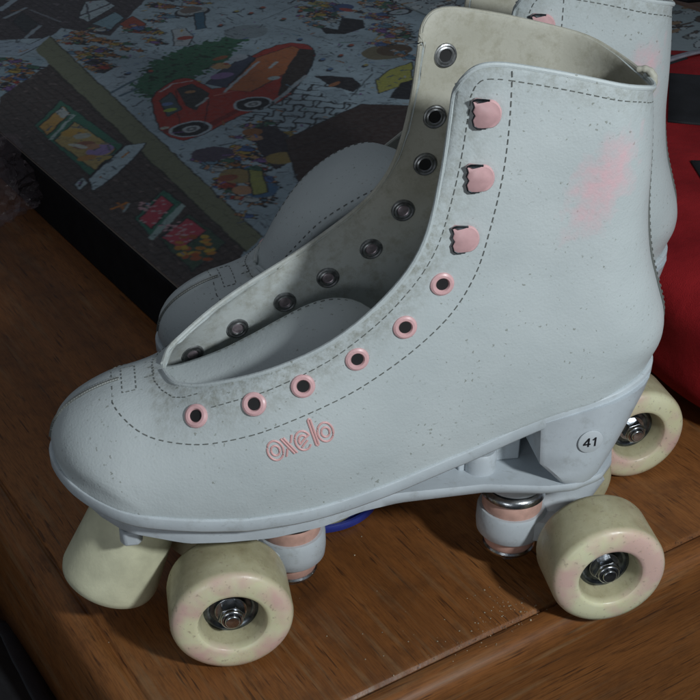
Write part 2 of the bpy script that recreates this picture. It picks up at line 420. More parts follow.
def build_upper(parent):
    P, Y, E, V = boot_grid(-1); P2, Y2 = boot_grid(1)[:2]; verts = []; faces = []; gr = []
    idx = {}
    for side in (-1, 1):
        for j in range(NV):
            for i in range(NS):
                shared = (i == 0) or (i == NS-1 and V[j] <= VT)
                if side == 1 and shared: idx[(1, j, i)] = idx[(-1, j, i)]; continue
                idx[(side, j, i)] = len(verts)
                verts.append(((P if side < 0 else P2)[j, i, 0], abs(Y[j, i] if side < 0 else Y2[j, i])*side, (P if side < 0 else P2)[j, i, 1])); gr.append(E[j, i]*(1 if side < 0 else .6))
        for j in range(NV-1):
            for i in range(NS-1):
                q = [idx[(side, j, i)], idx[(side, j, i+1)], idx[(side, j+1, i+1)], idx[(side, j+1, i)]]
                q2 = []; [q2.append(k) for k in q if k not in q2]
                if len(q2) < 3: continue
                faces.append(tuple(q2 if side == -1 else q2[::-1]))
    me = bpy.data.meshes.new('upper'); me.from_pydata([(a*S, b*S, c*S) for a, b, c in verts], [], faces)
    b = bmesh.new(); b.from_mesh(me); bmesh.ops.recalc_face_normals(b, faces=b.faces)
    reg = [v for v in b.verts if not v.is_boundary and -34*S < v.co.x < 14*S and v.co.z > 92*S]
    for _ in range(14): bmesh.ops.smooth_vert(b, verts=reg, factor=.5, use_axis_x=True, use_axis_y=True, use_axis_z=True)
    b.verts.ensure_lookup_table(); verts = [tuple(v.co/S) for v in b.verts]
    # outward check
    b.faces.ensure_lookup_table()
    f = max(b.faces, key=lambda f: -f.calc_center_median().y)
    if f.normal.y > 0: bmesh.ops.reverse_faces(b, faces=b.faces)
    b.to_mesh(me); b.free()
    a = me.attributes.new('grime', 'FLOAT', 'POINT'); a.data.foreach_set('value', gr)
    me.polygons.foreach_set('use_smooth', [True]*len(me.polygons))
    o = link('boot_upper', me, [M['leather'], M['lining']], parent)
    bv = BVHTree.FromPolygons([Vector(v) for v in verts], faces)
    m = o.modifiers.new('Solidify', 'SOLIDIFY'); m.thickness = 2.3*S; m.offset = -1; m.material_offset = 1; m.material_offset_rim = 0
    m2 = o.modifiers.new('Bevel', 'BEVEL'); m2.width = .7*S; m2.segments = 2; m2.limit_method = 'ANGLE'; m2.angle_limit = math.radians(55)
    # rolled edge outline (throat + collar) as polylines
    edges = {}
    for side in (-1, 1):
        jt = [j for j in range(NV) if V[j] > VT]
        edge = [verts[idx[(side, j, NS-1)]] for j in jt]+[verts[idx[(side, NV-1, i)]] for i in range(NS-2, -1, -1)]
        edges[side] = edge
    return o, bv, edges

def near(bv, x, z, side=-1, off=0.0):
    """point and outward normal of the upper at side-view position (x, z)"""
    h = bv.ray_cast(Vector((x, 200*side, z)), Vector((0, -side, 0)))
    if h[0] is None: return None, None
    n = h[1].normalized()
    if n.y*side < 0: n = -n
    return h[0]+n*off, n

def stitch(mb, pts3, dash=2.4, gap=1.3, r=.42):
    pts = [Vector(p) for p in pts3]; d = 0; cur = []; on = True; lim = dash
    for a, b in zip(pts, pts[1:]):
        L = (b-a).length; k = max(1, int(L/.6))
        for q in range(k):
            p = a.lerp(b, (q)/k); 
            if on: cur.append(p)
            d += L/k
            if d >= lim:
                if on and len(cur) > 1: mb.tube(cur, r, 5)
                cur = []; on = not on; d = 0; lim = dash if on else gap
def on_surface(bv, line, side=-1, n=120, off=.15):
    out = []
    for x, z in spline(line, n):
        p, _ = near(bv, x, z, side, off)
        if p is not None: out.append(p)
    return out

EYELETS = [(-9.4, 128.6), (14.3, 135.9), (34.6, 143.0), (57.4, 152.7), (77.5, 165.0), (93.0, 182.2)]
HOOKS = [(102.1, 202.3), (106.4, 228.6), (107.3, 255.1)]
FARRIV = [(-6.8, 118.8), (14.8, 128.6), (37.6, 140.3), (57.6, 151.8), (77.4, 165.5), (91.1, 184.9), (100.2, 206.7), (103.6, 228.1), (107.0, 254.7)]
ST_FACE = [(-43.2, 128.4), (-43.6, 126.5), (-38.0, 122.9), (-29.0, 119.5), (-15.0, 118.5), (-2.7, 119.6), (15.9, 124.3), (37.0, 131.4), (58.3, 139.9), (79.7, 153.2), (96.6, 168.3), (106.8, 184.8), (111.8, 204.6), (115.0, 226.4), (116.0, 247.4), (115.5, 265.7), (114.9, 272.4)]
LOGO = [(18.7, 115.3), (46.0, 123.1)]
STICK = (165.1, 96.0)

def make_wheel(parent, x, yface, side):
    """local z = axle pointing to the outer side"""
    R = 27.9; w = 28.86+3
    o = MB()
    prof = [(15.6, -.9), (16.3, -.2), (17.5, 0), (21.5, .1), (24.2, -.5), (26.2, -1.4), (27.3, -2.8), (27.9, -4.8), (27.9, -w+5), (27.5, -w+3.2), (26.2, -w+1.4), (24, -w+.4), (21, -w), (15, -w+.6), (13.2, -w+6), (12.6, -w/2), (12.4, -10.5), (13.4, -7.5), (15.2, -1.8), (15.6, -.9)]
    o.lathe(prof, Matrix(), 64)
    wh = o.build('wheel', M['wheel'], parent, True, ang=50)
    wh.location = Vector((x, yface, R))*S
    wh.rotation_euler = (math.radians(90) if side < 0 else math.radians(-90), 0, 0)
    b = MB(); b.lathe([(12.6, -11.5), (12.6, -10.2), (11.0, -9.6), (10.2, -9.9), (9.4, -10.8), (6.6, -10.8), (6.2, -9.6), (4, -9.3), (4, -16)], Matrix(), 40, True)
    b.build('bearing', M['darksteel'], wh)
    n = MB(); n.prism([(6.3*math.cos(math.radians(60*k+12)), 6.3*math.sin(math.radians(60*k+12))) for k in range(6)], -9.4, -4.4)
    n.lathe([(7.4, -9.9), (7.4, -9.2), (3.5, -9.0)], Matrix(), 28)
    n.lathe([(5.3, -4.5), (5.2, -3.2), (4.6, -2.6), (3.9, -2.5), (3.5, -3.4)], Matrix(), 28)
    n.lathe([(3.5, -9), (3.5, -1.9), (3.0, -1.3), (0.01, -1.2)], Matrix(), 24)
    n.build('axle_nut', M['steel'], wh, True, .3)
    return wh

def make_truck(parent, xa, xk):
    """hanger round the axle at xa, kingpin at xk"""
    sg = 1 if xk > xa else -1
    h = MB()
    # ring that holds the cushions
    M0 = Matrix.Translation((xk, 0, 0))
    h.lathe([(12.2, 23), (15.6, 22.2), (16.8, 23.6), (17.2, 28), (17.0, 35.5), (16.0, 37.3), (13.4, 37.4), (12.2, 36), (12.2, 23)], M0, 44)
    # arms from the ring to the axle beam
    t = h.build('truck', M['plate'], parent, True, ang=50); h = MB()
    D = abs(xk-xa); ol = []
    for k in range(13):
        a = math.radians(-78+156*k/12); ol.append((D+16.6*math.cos(a), 16.6*math.sin(a)))
    ol += [(D-6, 15.2), (D-18, 19.0), (6, 22), (-5, 22), (-5, -22), (6, -22), (D-18, -19.0), (D-6, -15.2)]
    hol = [(D+12.0*math.cos(math.radians(30*k)), 12.0*math.sin(math.radians(30*k))) for k in range(12)]
    vs = []; m_ = len(ol)
    for (za, zk, ins) in ((22.5, 24.5, 1.6), (23.5, 25.5, 0), (31.5, 34.5, 0), (33.0, 36.0, 1.6)):
        for (a, b_) in ol:
            f = min(1, max(0, a/D)); r_ = math.hypot(a-D*.5, b_); k_ = 1-ins/max(r_, 1)
            z = za*(1-f)+zk*f
            vs.append(Vector((xa+sg*(D*.5+(a-D*.5)*k_), b_*k_, z)))
    fs = [(l*m_+k, l*m_+(k+1) % m_, (l+1)*m_+(k+1) % m_, (l+1)*m_+k) for l in range(3) for k in range(m_)]+[tuple(range(m_)), tuple(range(3*m_, 4*m_))]
    h.add(vs, fs); hb_ = h.build('hanger', M['plate'], t, True, ang=40); h = MB()
    h.tube([(xk-sg*13, 0, 30), (xk-sg*24, 0, 33), (xa-sg*2, 0, 41), (xa-sg*9, 0, 50)], [7.5, 7, 6.5, 5], 12)
    h.tube([(xa, -20.5, 27), (xa, -14, 27), (xa, 0, 28), (xa, 14, 27), (xa, 20.5, 27)], [7, 8, 10, 8, 7], 16)
    h.build('axle_beam', M['plate'], t, True, ang=50)
    c = MB(); c.lathe([(9, 36), (14.2, 36), (14.8, 38), (14.6, 43.4), (13.6, 45.2), (9, 45.2)], M0, 36)
    c.build('cushion', M['bushing'], t); c = MB(); c.lathe([(8, 23.5), (12.6, 23.5), (13.2, 21), (12.8, 16.4), (11.8, 14.6), (8, 14.6)], M0, 36); c.build('cushion', M['bushing'], t)
    w = MB(); w.lathe([(3, 45), (15.2, 44.9), (15.9, 45.6), (15.8, 47.6), (14.8, 49), (11, 50.5), (8.5, 55), (8.2, 62), (3, 62)], M0, 36)
    w.build('washer', M['steel'], t); w = MB(); w.lathe([(3, 15), (12.4, 15), (13, 14), (12.6, 12.6), (11, 12), (3, 12)], M0, 36); w.build('washer', M['steel'], t)
    k = MB(); k.prism([(xk+7*math.cos(math.radians(60*q)), 7*math.sin(math.radians(60*q))) for q in range(6)], 6.5, 12.2)
    k.lathe([(4.5, 62), (4.5, 4.8), (3.6, 4.2), (.01, 4.2)], M0, 20); k.build('kingpin', M['oldsteel'], t, True, .3)
    ax = MB(); ax.tube([(xa, -46, 27), (xa, 46, 27)], 3.4, 16); ax.build('axle', M['oldsteel'], t)
    return t

def plan_outline(d=0, n=60, x0=-72.5, x1=202):
    """closed plan outline of the sole, pushed out by d"""
    up = []
    for k in range(n+1):
        a = math.pi*k/n; x = (x0+x1)/2-math.cos(a)*((x1-x0)/2+d)
        xc = min(max(x, x0), x1)
        W = halfwidth_low(xc)
        tf = 1-min(max(x-x0+d, 0)/46, 1); tb_ = 1-min(max(x1+d-x, 0)/34, 1)
        y = (W+d)*max(0, 1-tf**2.3)**.5*max(0, 1-tb_**2.1)**.5
        up.append((x, y))
    return [(x, -y) for x, y in up]+[(x, y*.92) for x, y in up[::-1][1:-1]]
_sx = np.array([p[0] for p in SOLE][::-1]); _sz = np.array([p[1] for p in SOLE][::-1])
def sole_z(x): return float(np.interp(x, _sx, _sz))

def build_sole(parent):
    rings = [(-6, .3), (-.2, .4), (.7, .15), (1.0, -.5), (.9, -5.4), (.3, -6.5), (-1.2, -7.2), (-12, -7.4)]
    vs = []; fs = []; n = None
    for d, dz in rings:
        ol = plan_outline(d); n = len(ol)
        for x, y in ol: vs.append((x, y, sole_z(min(max(x, -72), 201))+dz))
    for i in range(len(rings)-1):
        for k in range(n): fs.append((i*n+k, i*n+(k+1) % n, (i+1)*n+(k+1) % n, (i+1)*n+k))
    h = n//2
    for base in (0, (len(rings)-1)*n):       # close top and underside with quads across
        for k in range(1, h):
            a, b_ = base+k, base+k+1; c, d_ = base+(n-k-1) % n, base+(n-k) % n
            fs.append((a, b_, c, d_) if b_ != c else (a, b_, d_))
        fs.append((base, base+1, base+n-1))
    o = mesh('sole', vs, fs, M['sole'], parent); sharp(o, 60); return o

def build_heel(parent):
    """heel block: plan outline at the top, smaller footprint below, hollow notch to the front"""
    vs = []; fs = []
    lev = [(0, -.4, 1.0), (1, .35, 1.0), (2, .8, .97), (3, .94, .95), (4, 1.0, .9)]
    def outline(t):
        # t = 0 at the seat, 1 at the foot
        xb = 200.5-21*t**1.2; xf = 141.5+2.5*t+(12*max(0, (t-.62)/.38)); Wd = 35-1.0*t; pts = []
        pts.append((xf, -Wd+1.5)); pts.append((xf+2, -Wd))
        for k in range(9):
            a = math.pi/2*k/8; ra = 32-14*t; pts.append((xb-ra+ra*math.sin(a), -(Wd-0)*max(0, math.cos(a))**.8))
        full = pts+[(x, -y) for x, y in pts[::-1] if abs(y) > .01]
        return full
    ts = [0, .15, .4, .62, .8, .93, 1.0]
    n = len(outline(0))
    for t in ts:
        for x, y in outline(t):
            ztop = sole_z(min(x, 201))-3.0; zb = 70.5
            ins = 1 if t < .99 else .965
            vs.append((x if t < .99 else x*.985+2.6, y*ins, ztop*(1-t)+zb*t))
    for i in range(len(ts)-1):
        for k in range(n): fs.append((i*n+k, i*n+(k+1) % n, (i+1)*n+(k+1) % n, (i+1)*n+k))
    fs.append(tuple(range(n))); fs.append(tuple((len(ts)-1)*n+k for k in range(n)))
    o = mesh('heel_block', vs, fs, M['plate'], parent); sharp(o, 40)
    return o

def build_plate(parent):
    """nylon chassis: broad under the ball, slim bar under the arch, foot under the heel"""
    vs = []; fs = []
    xs = list(np.linspace(-64, 187, 68))
    rows = []
    for x in xs:
        W = lerp_tab(x, [-64, -61, -54, -40, -15, 20, 45, 62, 80, 120, 146, 160, 175, 184, 187], [10, 19, 28, 36, 41, 41, 36, 30, 27, 27, 33, 34, 29, 19, 10])
        zt = min(sole_z(x)-6.9, lerp_tab(x, [-64, -20, 40, 60, 80, 110, 150, 204], [86, 78, 74.5, 73, 72.2, 72, 72, 73]))
        zb = lerp_tab(x, [-64, -45, -20, 0, 40, 60, 150, 204], [82, 72, 66.5, 64.5, 63.5, 64.5, 66.0, 68])
        q = [(-W, zt), (-W-.6, zt-1.2), (-W+.3, zb+1.5), (-W+2.5, zb), (0, zb-.3), (W-2.5, zb), (W-.3, zb+1.5), (W+.6, zt-1.2), (W, zt), (0, zt)]
        rows.append([(x, y, z) for y, z in q])
    n = 10
    for r_ in rows: vs += r_
    for i in range(len(rows)-1):
        for k in range(n): fs.append((i*n+k, i*n+(k+1) % n, (i+1)*n+(k+1) % n, (i+1)*n+k))
    fs.append(tuple(range(n))); fs.append(tuple((len(rows)-1)*n+k for k in range(n)))
    o = mesh('plate', vs, fs, M['plate'], parent); sharp(o, 45)
    # ribs, bosses and bolts
    for xk in (XK0, XK1):
        r_ = MB(); r_.lathe([(17.5, 66), (17, 60), (15.5, 54), (14.5, 51)], Matrix.Translation((xk, 0, 0)), 36); r_.build('truck_boss', M['plate'], o)
    for y in (-9, 9):
        r_ = MB(); r_.prism([(62, 72), (141, 72), (141, 84), (128, 88), (112, 82), (92, 79)], -1.6, 1.6, Matrix.Translation((0, y, 0)) @ Matrix.Rotation(math.radians(90), 4, 'X')); r_.build('rib', M['plate'], o, True, .8)
    for x in (96, 112, 127):
        r_ = MB(); r_.box((x, 0, 76), (3.4, 30, 9)); r_.build('rib', M['plate'], o, True, .8)
    r_ = MB(); r_.lathe([(7.5, 71), (7.5, 81), (6.5, 82.5), (3, 82.5), (2.8, 79)], Matrix.Translation((121, -14, 0)), 24); r_.build('boss', M['plate'], o)
    for sy in (-1, 1):
        r_ = MB(); r_.prism([(-46, -5), (-44, -8), (-38, -8), (-36, -5), (-36, 6), (-46, 6)], 61.5, 69, Matrix.Translation((0, 23*sy, 0)) @ Matrix.Scale(-1 if sy > 0 else 1, 4, (0, 1, 0))); r_.build('clip', M['plate'], o, True, 1.2)
    for x, y in ((-15, -29), (-15, 29), (52, -24), (52, 24)):
        b = MB(); b.lathe([(3.3, 67), (3.3, 61.2), (2.7, 59.8), (.01, 59.4)], Matrix.Translation((x, y, 0)), 18); b.build('bolt', M['steel'], o)
    b = MB(); b.tube([(-7, -21, 66), (-7, -21, 54)], .8, 8); b.build('pin', M['steel'], o)
    return o

XK0, XK1 = 33.0, 176.75-33.5
def ell_ring(mb, p, n, R, r, nn=28, off=0):
    Mx = frame_to(p+n*off, n); mb.lathe([(R-r*1.6, -.6), (R-r*1.5, .5), (R-r*.6, 1.15), (R+r*.3, 1.05), (R+r, .45), (R+r*1.2, -.4)], Mx, nn)

def make_skate(tongue_up):
    root = empty('roller_skate')
    up, bv, edges = build_upper(root)
    # rolled binding along throat and collar
    for side in (-1, 1):
        mb = MB(); e = [Vector(p) for p in edges[side]]
        e = [p+Vector((0, -.9*side, 0)) for p in e]
        for _ in range(3): e = [e[0]]+[(e[k-1]+e[k]*2+e[k+1])/4 for k in range(1, len(e)-1)]+[e[-1]]
        mb.tube(e, 1.15, 8)
        mb.build('edge_binding', M['leather'] if side < 0 else M['lining'], up)
    # stitching -------------------------------------------------
    st = MB()
    for side in (-1, 1):
        ed = edges[side]; pts = []
        for k, (x, y, z) in enumerate(ed):
            # step inwards in side view from the edge
            a = Vector(ed[max(k-1, 0)]); b = Vector(ed[min(k+1, len(ed)-1)]); t = Vector((b.x-a.x, 0, b.z-a.z))
            if t.length < 1e-6: continue
            t.normalize(); nrm = Vector((t.z, 0, -t.x))
            q = Vector((x, 0, z))+nrm*5.4
            p, _ = near(bv, q.x, q.z, side, .1)
            if p is not None and k > 9 and abs(p.y) < 60 and x > -9: pts.append(p)
        pts = [p for p in pts if p.x < 183]
        stitch(st, pts, 2.6, .6, .22)
        stitch(st, on_surface(bv, ST_FACE, side), 2.5, .7, .25)
    # box stitch over the throat bottom
    for loop in ([(-39, 10), (-39, -10), (-33, -10), (-33, 10), (-39, 10)], [(-29, -3.5), (-25, -3.5), (-25, 3.5), (-29, 3.5)], [(-8, -26.5), (-13, -25), (-18, -21.5), (-22.5, -15), (-25, -8), (-25.5, 0), (-25, 8), (-22.5, 15), (-18, 21.5), (-13, 25)]):
        pts = []
        for (x0, y0), (x1, y1) in zip(loop, loop[1:]):
            for k in range(12):
                h = bv.ray_cast(Vector((x0+(x1-x0)*k/12, y0+(y1-y0)*k/12, 300)), Vector((0, 0, -1)))
                if h[0] is not None and h[0].z < 150: pts.append(h[0]+Vector((0, 0, .15)))
        stitch(st, pts, 1.7, .5, .22)
    st.build('stitching', M['thread'], up)
    # zig-zag seam down the toe
    zg = MB(); base = MB(); zp = []; bl = []
    for k in range(120):
        t = k/119.0; x = -74.0+t*34.0; z = 300
        h = bv.ray_cast(Vector((x, .01, 300)), Vector((0, 0, -1)))
        if h[0] is None: continue
        bl.append(h[0]+Vector((0, 0, .05)))
        h2 = bv.ray_cast(Vector((x, (1.5 if k % 4 < 2 else -.6), 300)), Vector((0, 0, -1)))
        if h2[0] is not None: zp.append(h2[0]+Vector((0, 0, .3)))
    base.tube(bl, .85, 6); base.build('toe_seam', M['thread'], up)
    zg.tube(zp, .45, 6); zg.build('zigzag_stitching', M['whitethread'], up)
    # eyelets and hooks -----------------------------------------
    for x, z in EYELETS:
        for side in (-1, 1):
            p, n = near(bv, x, z, side)
            if p is None: continue
            mb = MB(); Mx = frame_to(p, n)
            mb.lathe([(2.5, -1.0), (2.6, .6), (3.1, 1.25), (4.1, 1.3), (4.9, .8), (5.2, -.3)], Mx, 30)
            ey = mb.build('eyelet', M['pink'], up)
            mb = MB(); mb.lathe([(.01, .42), (2.75, .42)], Mx, 24); mb.build('eyelet_hole', M['black'], ey)
    for x, z in HOOKS:
        for side in (-1, 1):
            p, n = near(bv, x, z, side)
            if p is None: continue
            Mx = frame_to(p, n); Mx2 = Mx.copy()
            # local x runs towards the heel for the near side: find a frame with x = heel direction
            hx = Vector((1, 0, .08)); hx = (hx-n*hx.dot(n)).normalized(); hy = n.cross(hx)
            F = Matrix((hx, hy, n)).transposed().to_4x4(); F.translation = p
            hk = MB()
            # stem and base leaf
            hk.lathe([(.01, 0.1), (4.6, .3), (4.7, .9), (2.6, 1.2), (2.4, 1.6)], F @ Matrix.Translation((.5, 0, 0)), 24)
            # cap: rounded towards the heel, notched towards the throat, bent down at the front lip
            ol = []
            for k in range(15):
                a = math.radians(-100+200*k/14); ol.append((.4+4.6*math.cos(a), 5.7*math.sin(a)))
            ol += [(-4.4, 6.2), (-6.0, 5.2), (-5.3, 3.0), (-6.0, 1.2), (-5.1, -.6), (-6.1, -2.4), (-5.6, -4.9), (-4.2, -6.0)]
            vs = []; m_ = len(ol)
            for lay, (dz, sc) in enumerate(((1.7, 1.0), (2.6, 1.0), (3.2, .9))):
                for (a, b_) in ol: vs.append(F @ Vector((a*sc, b_*sc, dz+(-.9 if a < -4 else 0)-.02*(a*a+b_*b_)*.4)))
            fs = [tuple(range(m_))]+[tuple(range(2*m_, 3*m_))]
            for l in range(2):
                fs += [(l*m_+k, l*m_+(k+1) % m_, (l+1)*m_+(k+1) % m_, (l+1)*m_+k) for k in range(m_)]
            hk.add(vs, fs)
            hko = hk.build('lace_hook', M['pink'], up, True, 0, 45)
            sh = MB()
            sh.tube([F @ Vector(q) for q in [(-5.9, 5.0, 1.35), (-5.2, 2.9, 1.3), (-5.9, 1.2, 1.3), (-5.0, -.6, 1.3), (-6.0, -2.4, 1.3), (-5.5, -4.9, 1.4), (-4.2, -5.9, 1.6), (-1, -5.9, 1.9)]], .42, 6)
            sh.tube([F @ Vector(q) for q in [(-5.8, 5.4, 1.8), (-4.2, 6.1, 2.1), (-2.0, 6.0, 2.5), (.5, 5.6, 2.6)]], .45, 6)
            sh.add([F @ Vector(q) for q in [(-4.8, 5.7, 2.35), (-3.4, 4.9, 2.9), (-1.4, 5.2, 3.05), (.4, 5.5, 2.9), (-1.6, 6.0, 2.7)]], [(0, 1, 2, 3, 4)])
            sh.build('worn_edge', M['darksteel'], hko)
    # inner rivet washers on the inside of both flaps
    for x, z in FARRIV:
        for side in (-1, 1):
            p, n = near(bv, x, z, side)
            if p is None: continue
            p = p-n*2.35; Mx = frame_to(p, -n)
            mb = MB(); mb.lathe([(2.6, -.2), (2.7, .5), (3.1, .9), (3.6, .6), (4.0, .55), (4.5, 1.0), (5.1, .8), (5.4, -.1)], Mx, 30)
            rv = mb.build('rivet_washer', M['oldsteel'], up)
            mb = MB(); mb.lathe([(.01, .34), (1.6, .40), (2.3, .10), (2.9, .42)] if z < 190 else [(.01, .3), (2.8, .32)], Mx, 22)
            mb.build('rivet_hole', M['black'] if z > 190 else M['rivet'], rv)
    # back strip ------------------------------------------------
    vs = []; fs = []; rows = 40
    for j in range(rows):
        v = .05+.95*j/(rows-1); B = curve_at(BACK, v)
        hw = lerp_tab(v, [0, .25, .45, .7, 1], [2.0, 9.5, 9.0, 6.5, 5.5])
        row = []
        for k in range(9):
            q = -1+2*k/8.0; yy = q*hw
            h = bv.ray_cast(Vector((260, yy, B[1])), Vector((-1, 0, 0)))
            p = h[0] if h[0] is not None else Vector((B[0], yy, B[1])); n = h[1] if h[0] is not None else Vector((1, 0, 0))
            if n.x < 0: n = -n
            row.append(p+n*(1.0 if abs(q) < .9 else .15))
        vs += row
    for j in range(rows-1):
        for k in range(8): fs.append((j*9+k, j*9+k+1, (j+1)*9+k+1, (j+1)*9+k))
    bs = mesh('back_strip', vs, fs, M['leather'], up)
    mbs = MB(); line = [Vector(vs[j*9+1]) for j in range(1, rows)]; stitch(mbs, [p+Vector((.2, -.2, 0)) for p in line], 1.6, 1.0, .3)
    mbs.tube([Vector(vs[j*9])+Vector((.1, -.35, 0)) for j in range(1, rows)], .55, 6)
    mbs.build('strip_stitching', M['thread'], bs)
    tp = MB(); tq = spline([(179, -2, 256.6), (182.5, -3.6, 256.9), (184.9, -5.2, 254.6), (185.3, -5.2, 250), (184.8, -3, 246)], 24); tp.tube(tq, [1.2+.55*math.sin(k/23*3.0)+.15*math.sin(k*1.9) for k in range(24)], 12)
    tp.build('pull_tab', M['lining'], bs)
    # tongue ----------------------------------------------------
    tg = []
    nu, nw = 30, 17
    if tongue_up: path = [[-23, 124, 12, 0, -1], [-15, 137, 17, 0, -2], [-7, 151, 22, 0, -4], [4, 165, 26, 0, -5], [16, 175, 29, 0, -6], [30, 182, 30, 0, -6], [44, 184.5, 28, 0, -5], [54, 182, 20, 0, -3], [58, 180, 8, 0, -1]]
    else: path = [[-23, 121, 12, 0, -1], [-12, 123, 14, -2, -3], [5, 128, 18, -3, -5], [20, 134, 21, -3, -6], [34, 140.5, 23, -2, -7], [46, 145, 24, -1, -7], [57, 147.5, 23, 0, -7], [66, 146, 19, 0, -5], [72, 142, 13, 0, -3], [74.5, 139, 5, 0, 0]]
    # path rows: x, z, half width, y offset, cup
    path = [np.array(p, float) for p in path]; sp = spline(path, nu)
    vs = []; fs = []
    for i in range(nu):
        x, z, hw, yo, cup = sp[i]; xa, za = sp[min(i+1, nu-1)][:2]; xb, zb = sp[max(i-1, 0)][:2]
        t = np.array([xa-xb, za-zb]); t /= np.linalg.norm(t)+1e-9; nx, nz = -t[1], t[0]
        for k in range(nw):
            q = -1+2*k/(nw-1); yy = yo+hw*q; c = cup*q*q+(0 if tongue_up else 6.0*q)
            vs.append((x+nx*c, yy, z+nz*c))
    for i in range(nu-1):
        for k in range(nw-1): fs.append((i*nw+k, i*nw+k+1, (i+1)*nw+k+1, (i+1)*nw+k))
    to = mesh('tongue', vs, fs, [M['leather'], M['lining']], root)
    m = to.modifiers.new('Solidify', 'SOLIDIFY'); m.thickness = 2.6*S; m.offset = 0
    tsm = MB(); rim = [vs[i*nw+1] for i in range(6, nu-1)]+[vs[(nu-2)*nw+k] for k in range(1, nw-1)]+[vs[i*nw+nw-2] for i in range(nu-2, 6, -1)]
    for dz in (1.45,): stitch(tsm, [Vector(p)+Vector((-.9, 0, dz)) for p in rim], 2.0, .8, .22)
    tsm.build('tongue_stitching', M['thread'], to)
    # insole seen down the throat
    vs = []; fs = []; xs_ = np.linspace(-66, 198, 40)
    for x in xs_:
        W = halfwidth_low(x)*.9
        tf = 1-min(max(x+70, 0)/46, 1); tb_ = 1-min(max(202-x, 0)/34, 1); w_ = W*max(.02, 1-tf**2.3)**.5*max(.02, 1-tb_**2.1)**.5
        for q in (-1, -.5, 0, .5, 1): vs.append((x, w_*q, sole_z(x)+3.5+1.5*q*q))
    for i in range(39):
        for k in range(4): fs.append((i*5+k, i*5+k+1, i*5+k+6, i*5+k+5))
    io = mesh('insole', vs, fs, M['lining'], root); m = io.modifiers.new('Solidify', 'SOLIDIFY'); m.thickness = 2*S; m.offset = 0
    # logo ------------------------------------------------------
    lg = MB()
    (lx0, lz0), (lx1, lz1) = LOGO
    ux = np.array([lx1-lx0, lz1-lz0]); Ln = np.linalg.norm(ux); ux /= Ln; uz = np.array([-ux[1], ux[0]]); h = Ln*.158
    def lp(a, b_):
        q = np.array([lx0, lz0])+ux*a*Ln+uz*b_*h
        p, n = near(bv, q[0], q[1], -1, .12); return p
    def circ(a, b_, ra, rb, a0=0, a1=360, n=26): return [lp(a+ra*math.cos(math.radians(a0+(a1-a0)*k/n)), b_+rb*math.sin(math.radians(a0+(a1-a0)*k/n))) for k in range(n+1)]
    strokes = []
    for ca in (.115, .895):
        strokes += [circ(ca, 0, .115, 1.0), circ(ca, 0, .062, .50)]
    strokes += [[lp(.245+.12*t+.0*t, .95-1.9*t) for t in np.linspace(0, 1, 8)], [lp(.285+.12*t, .95-1.9*t) for t in np.linspace(0, 1, 8)]]
    strokes += [[lp(.24+.13*t, -.95+1.9*t) for t in np.linspace(0, .38, 4)], [lp(.285+.13*t, -.95+1.9*t) for t in np.linspace(.62, 1, 4)]]
    strokes += [circ(.545, 0, .115, 1.0, 20, 320), circ(.545, 0, .062, .55, 25, 200), [lp(.485, -.28), lp(.54, -.02), lp(.60, .22), lp(.655, .36)], [lp(.50, -.62), lp(.56, -.32), lp(.61, -.12)]]
    strokes += [[lp(.705, 1.75), lp(.705, .5), lp(.705, -.9)], [lp(.745, 1.75), lp(.745, .5), lp(.745, -.9)], [lp(.705, 1.75), lp(.725, 1.85), lp(.745, 1.75)], [lp(.705, -.9), lp(.725, -1.0), lp(.745, -.9)]]
    for s_ in strokes:
        s_ = [p for p in s_ if p is not None]
        if len(s_) > 1: lg.tube(s_, .50, 6)
    lg.build('embossed_logo', M['logo'], up)
    # running gear ----------------------------------------------
    build_sole(root); hb = build_heel(root); build_plate(root)
    # size sticker on the heel block
    hv = BVHTree.FromObject(hb, bpy.context.evaluated_depsgraph_get()) if False else None
    sx, sz = STICK; sy = STY
    mb = MB(); Fm = frame_to((sx, sy, sz), STN)
    mb.lathe([(.01, .25), (5.6, .25), (5.9, .1), (6.0, -.3)], Fm, 36); stk = mb.build('size_sticker', M['sticker'], hb)
    tx = MB()
    # figures 4 and 1 as strokes; local x of the frame runs to the toe, so mirror
    def seg(a, b_, wd=.85):
        a = Vector(a); b_ = Vector(b_); d = (b_-a).normalized(); pr = Vector((-d.y, d.x))*wd/2; a = a-d*wd*.3; b_ = b_+d*wd*.3
        q = [a+pr, b_+pr, b_-pr, a-pr]; tx.add([Fm @ Vector((FX*c.x, c.y, .42)) for c in q], [(0, 1, 2, 3)])
    seg((-1.1, -2.2), (-1.1, 2.2)); seg((-1.2, 2.1), (-3.3, -.8)); seg((-3.4, -1.0), (-.3, -1.0)); seg((2.1, -2.2), (2.1, 2.2)); seg((1.0, 1.2), (2.0, 2.1), .75)
    tx.build('size_number', M['ink'], stk, False)
    for xa, xk in ((0, XK0), (176.75, XK1)):
        make_truck(root, xa, xk)
        for side in (-1, 1): make_wheel(root, xa, 52*side, side)
    # toe stop
    ts = MB(); ax_ = Vector((-math.sin(math.radians(23)), 0, -math.cos(math.radians(23)))); base = Vector((-34.5, 0, 66))
    F = frame_to(base, ax_, (0, 1, 0))
    ts.lathe([(5, -6), (17, -1), (19.2, 2), (20.2, 8), (21.5, 25), (23.2, 44), (23.4, 47), (22.8, 49.8), (21.4, 50.8), (18, 51), (.01, 51)], F, 56)
    tso = ts.build('toe_stop', M['toestop'], root, True, ang=60)
    tb2 = MB(); tb2.lathe([(6, -12), (6, 0)], F, 20, True); tb2.build('stop_bolt', M['steel'], tso)
    return root, bv

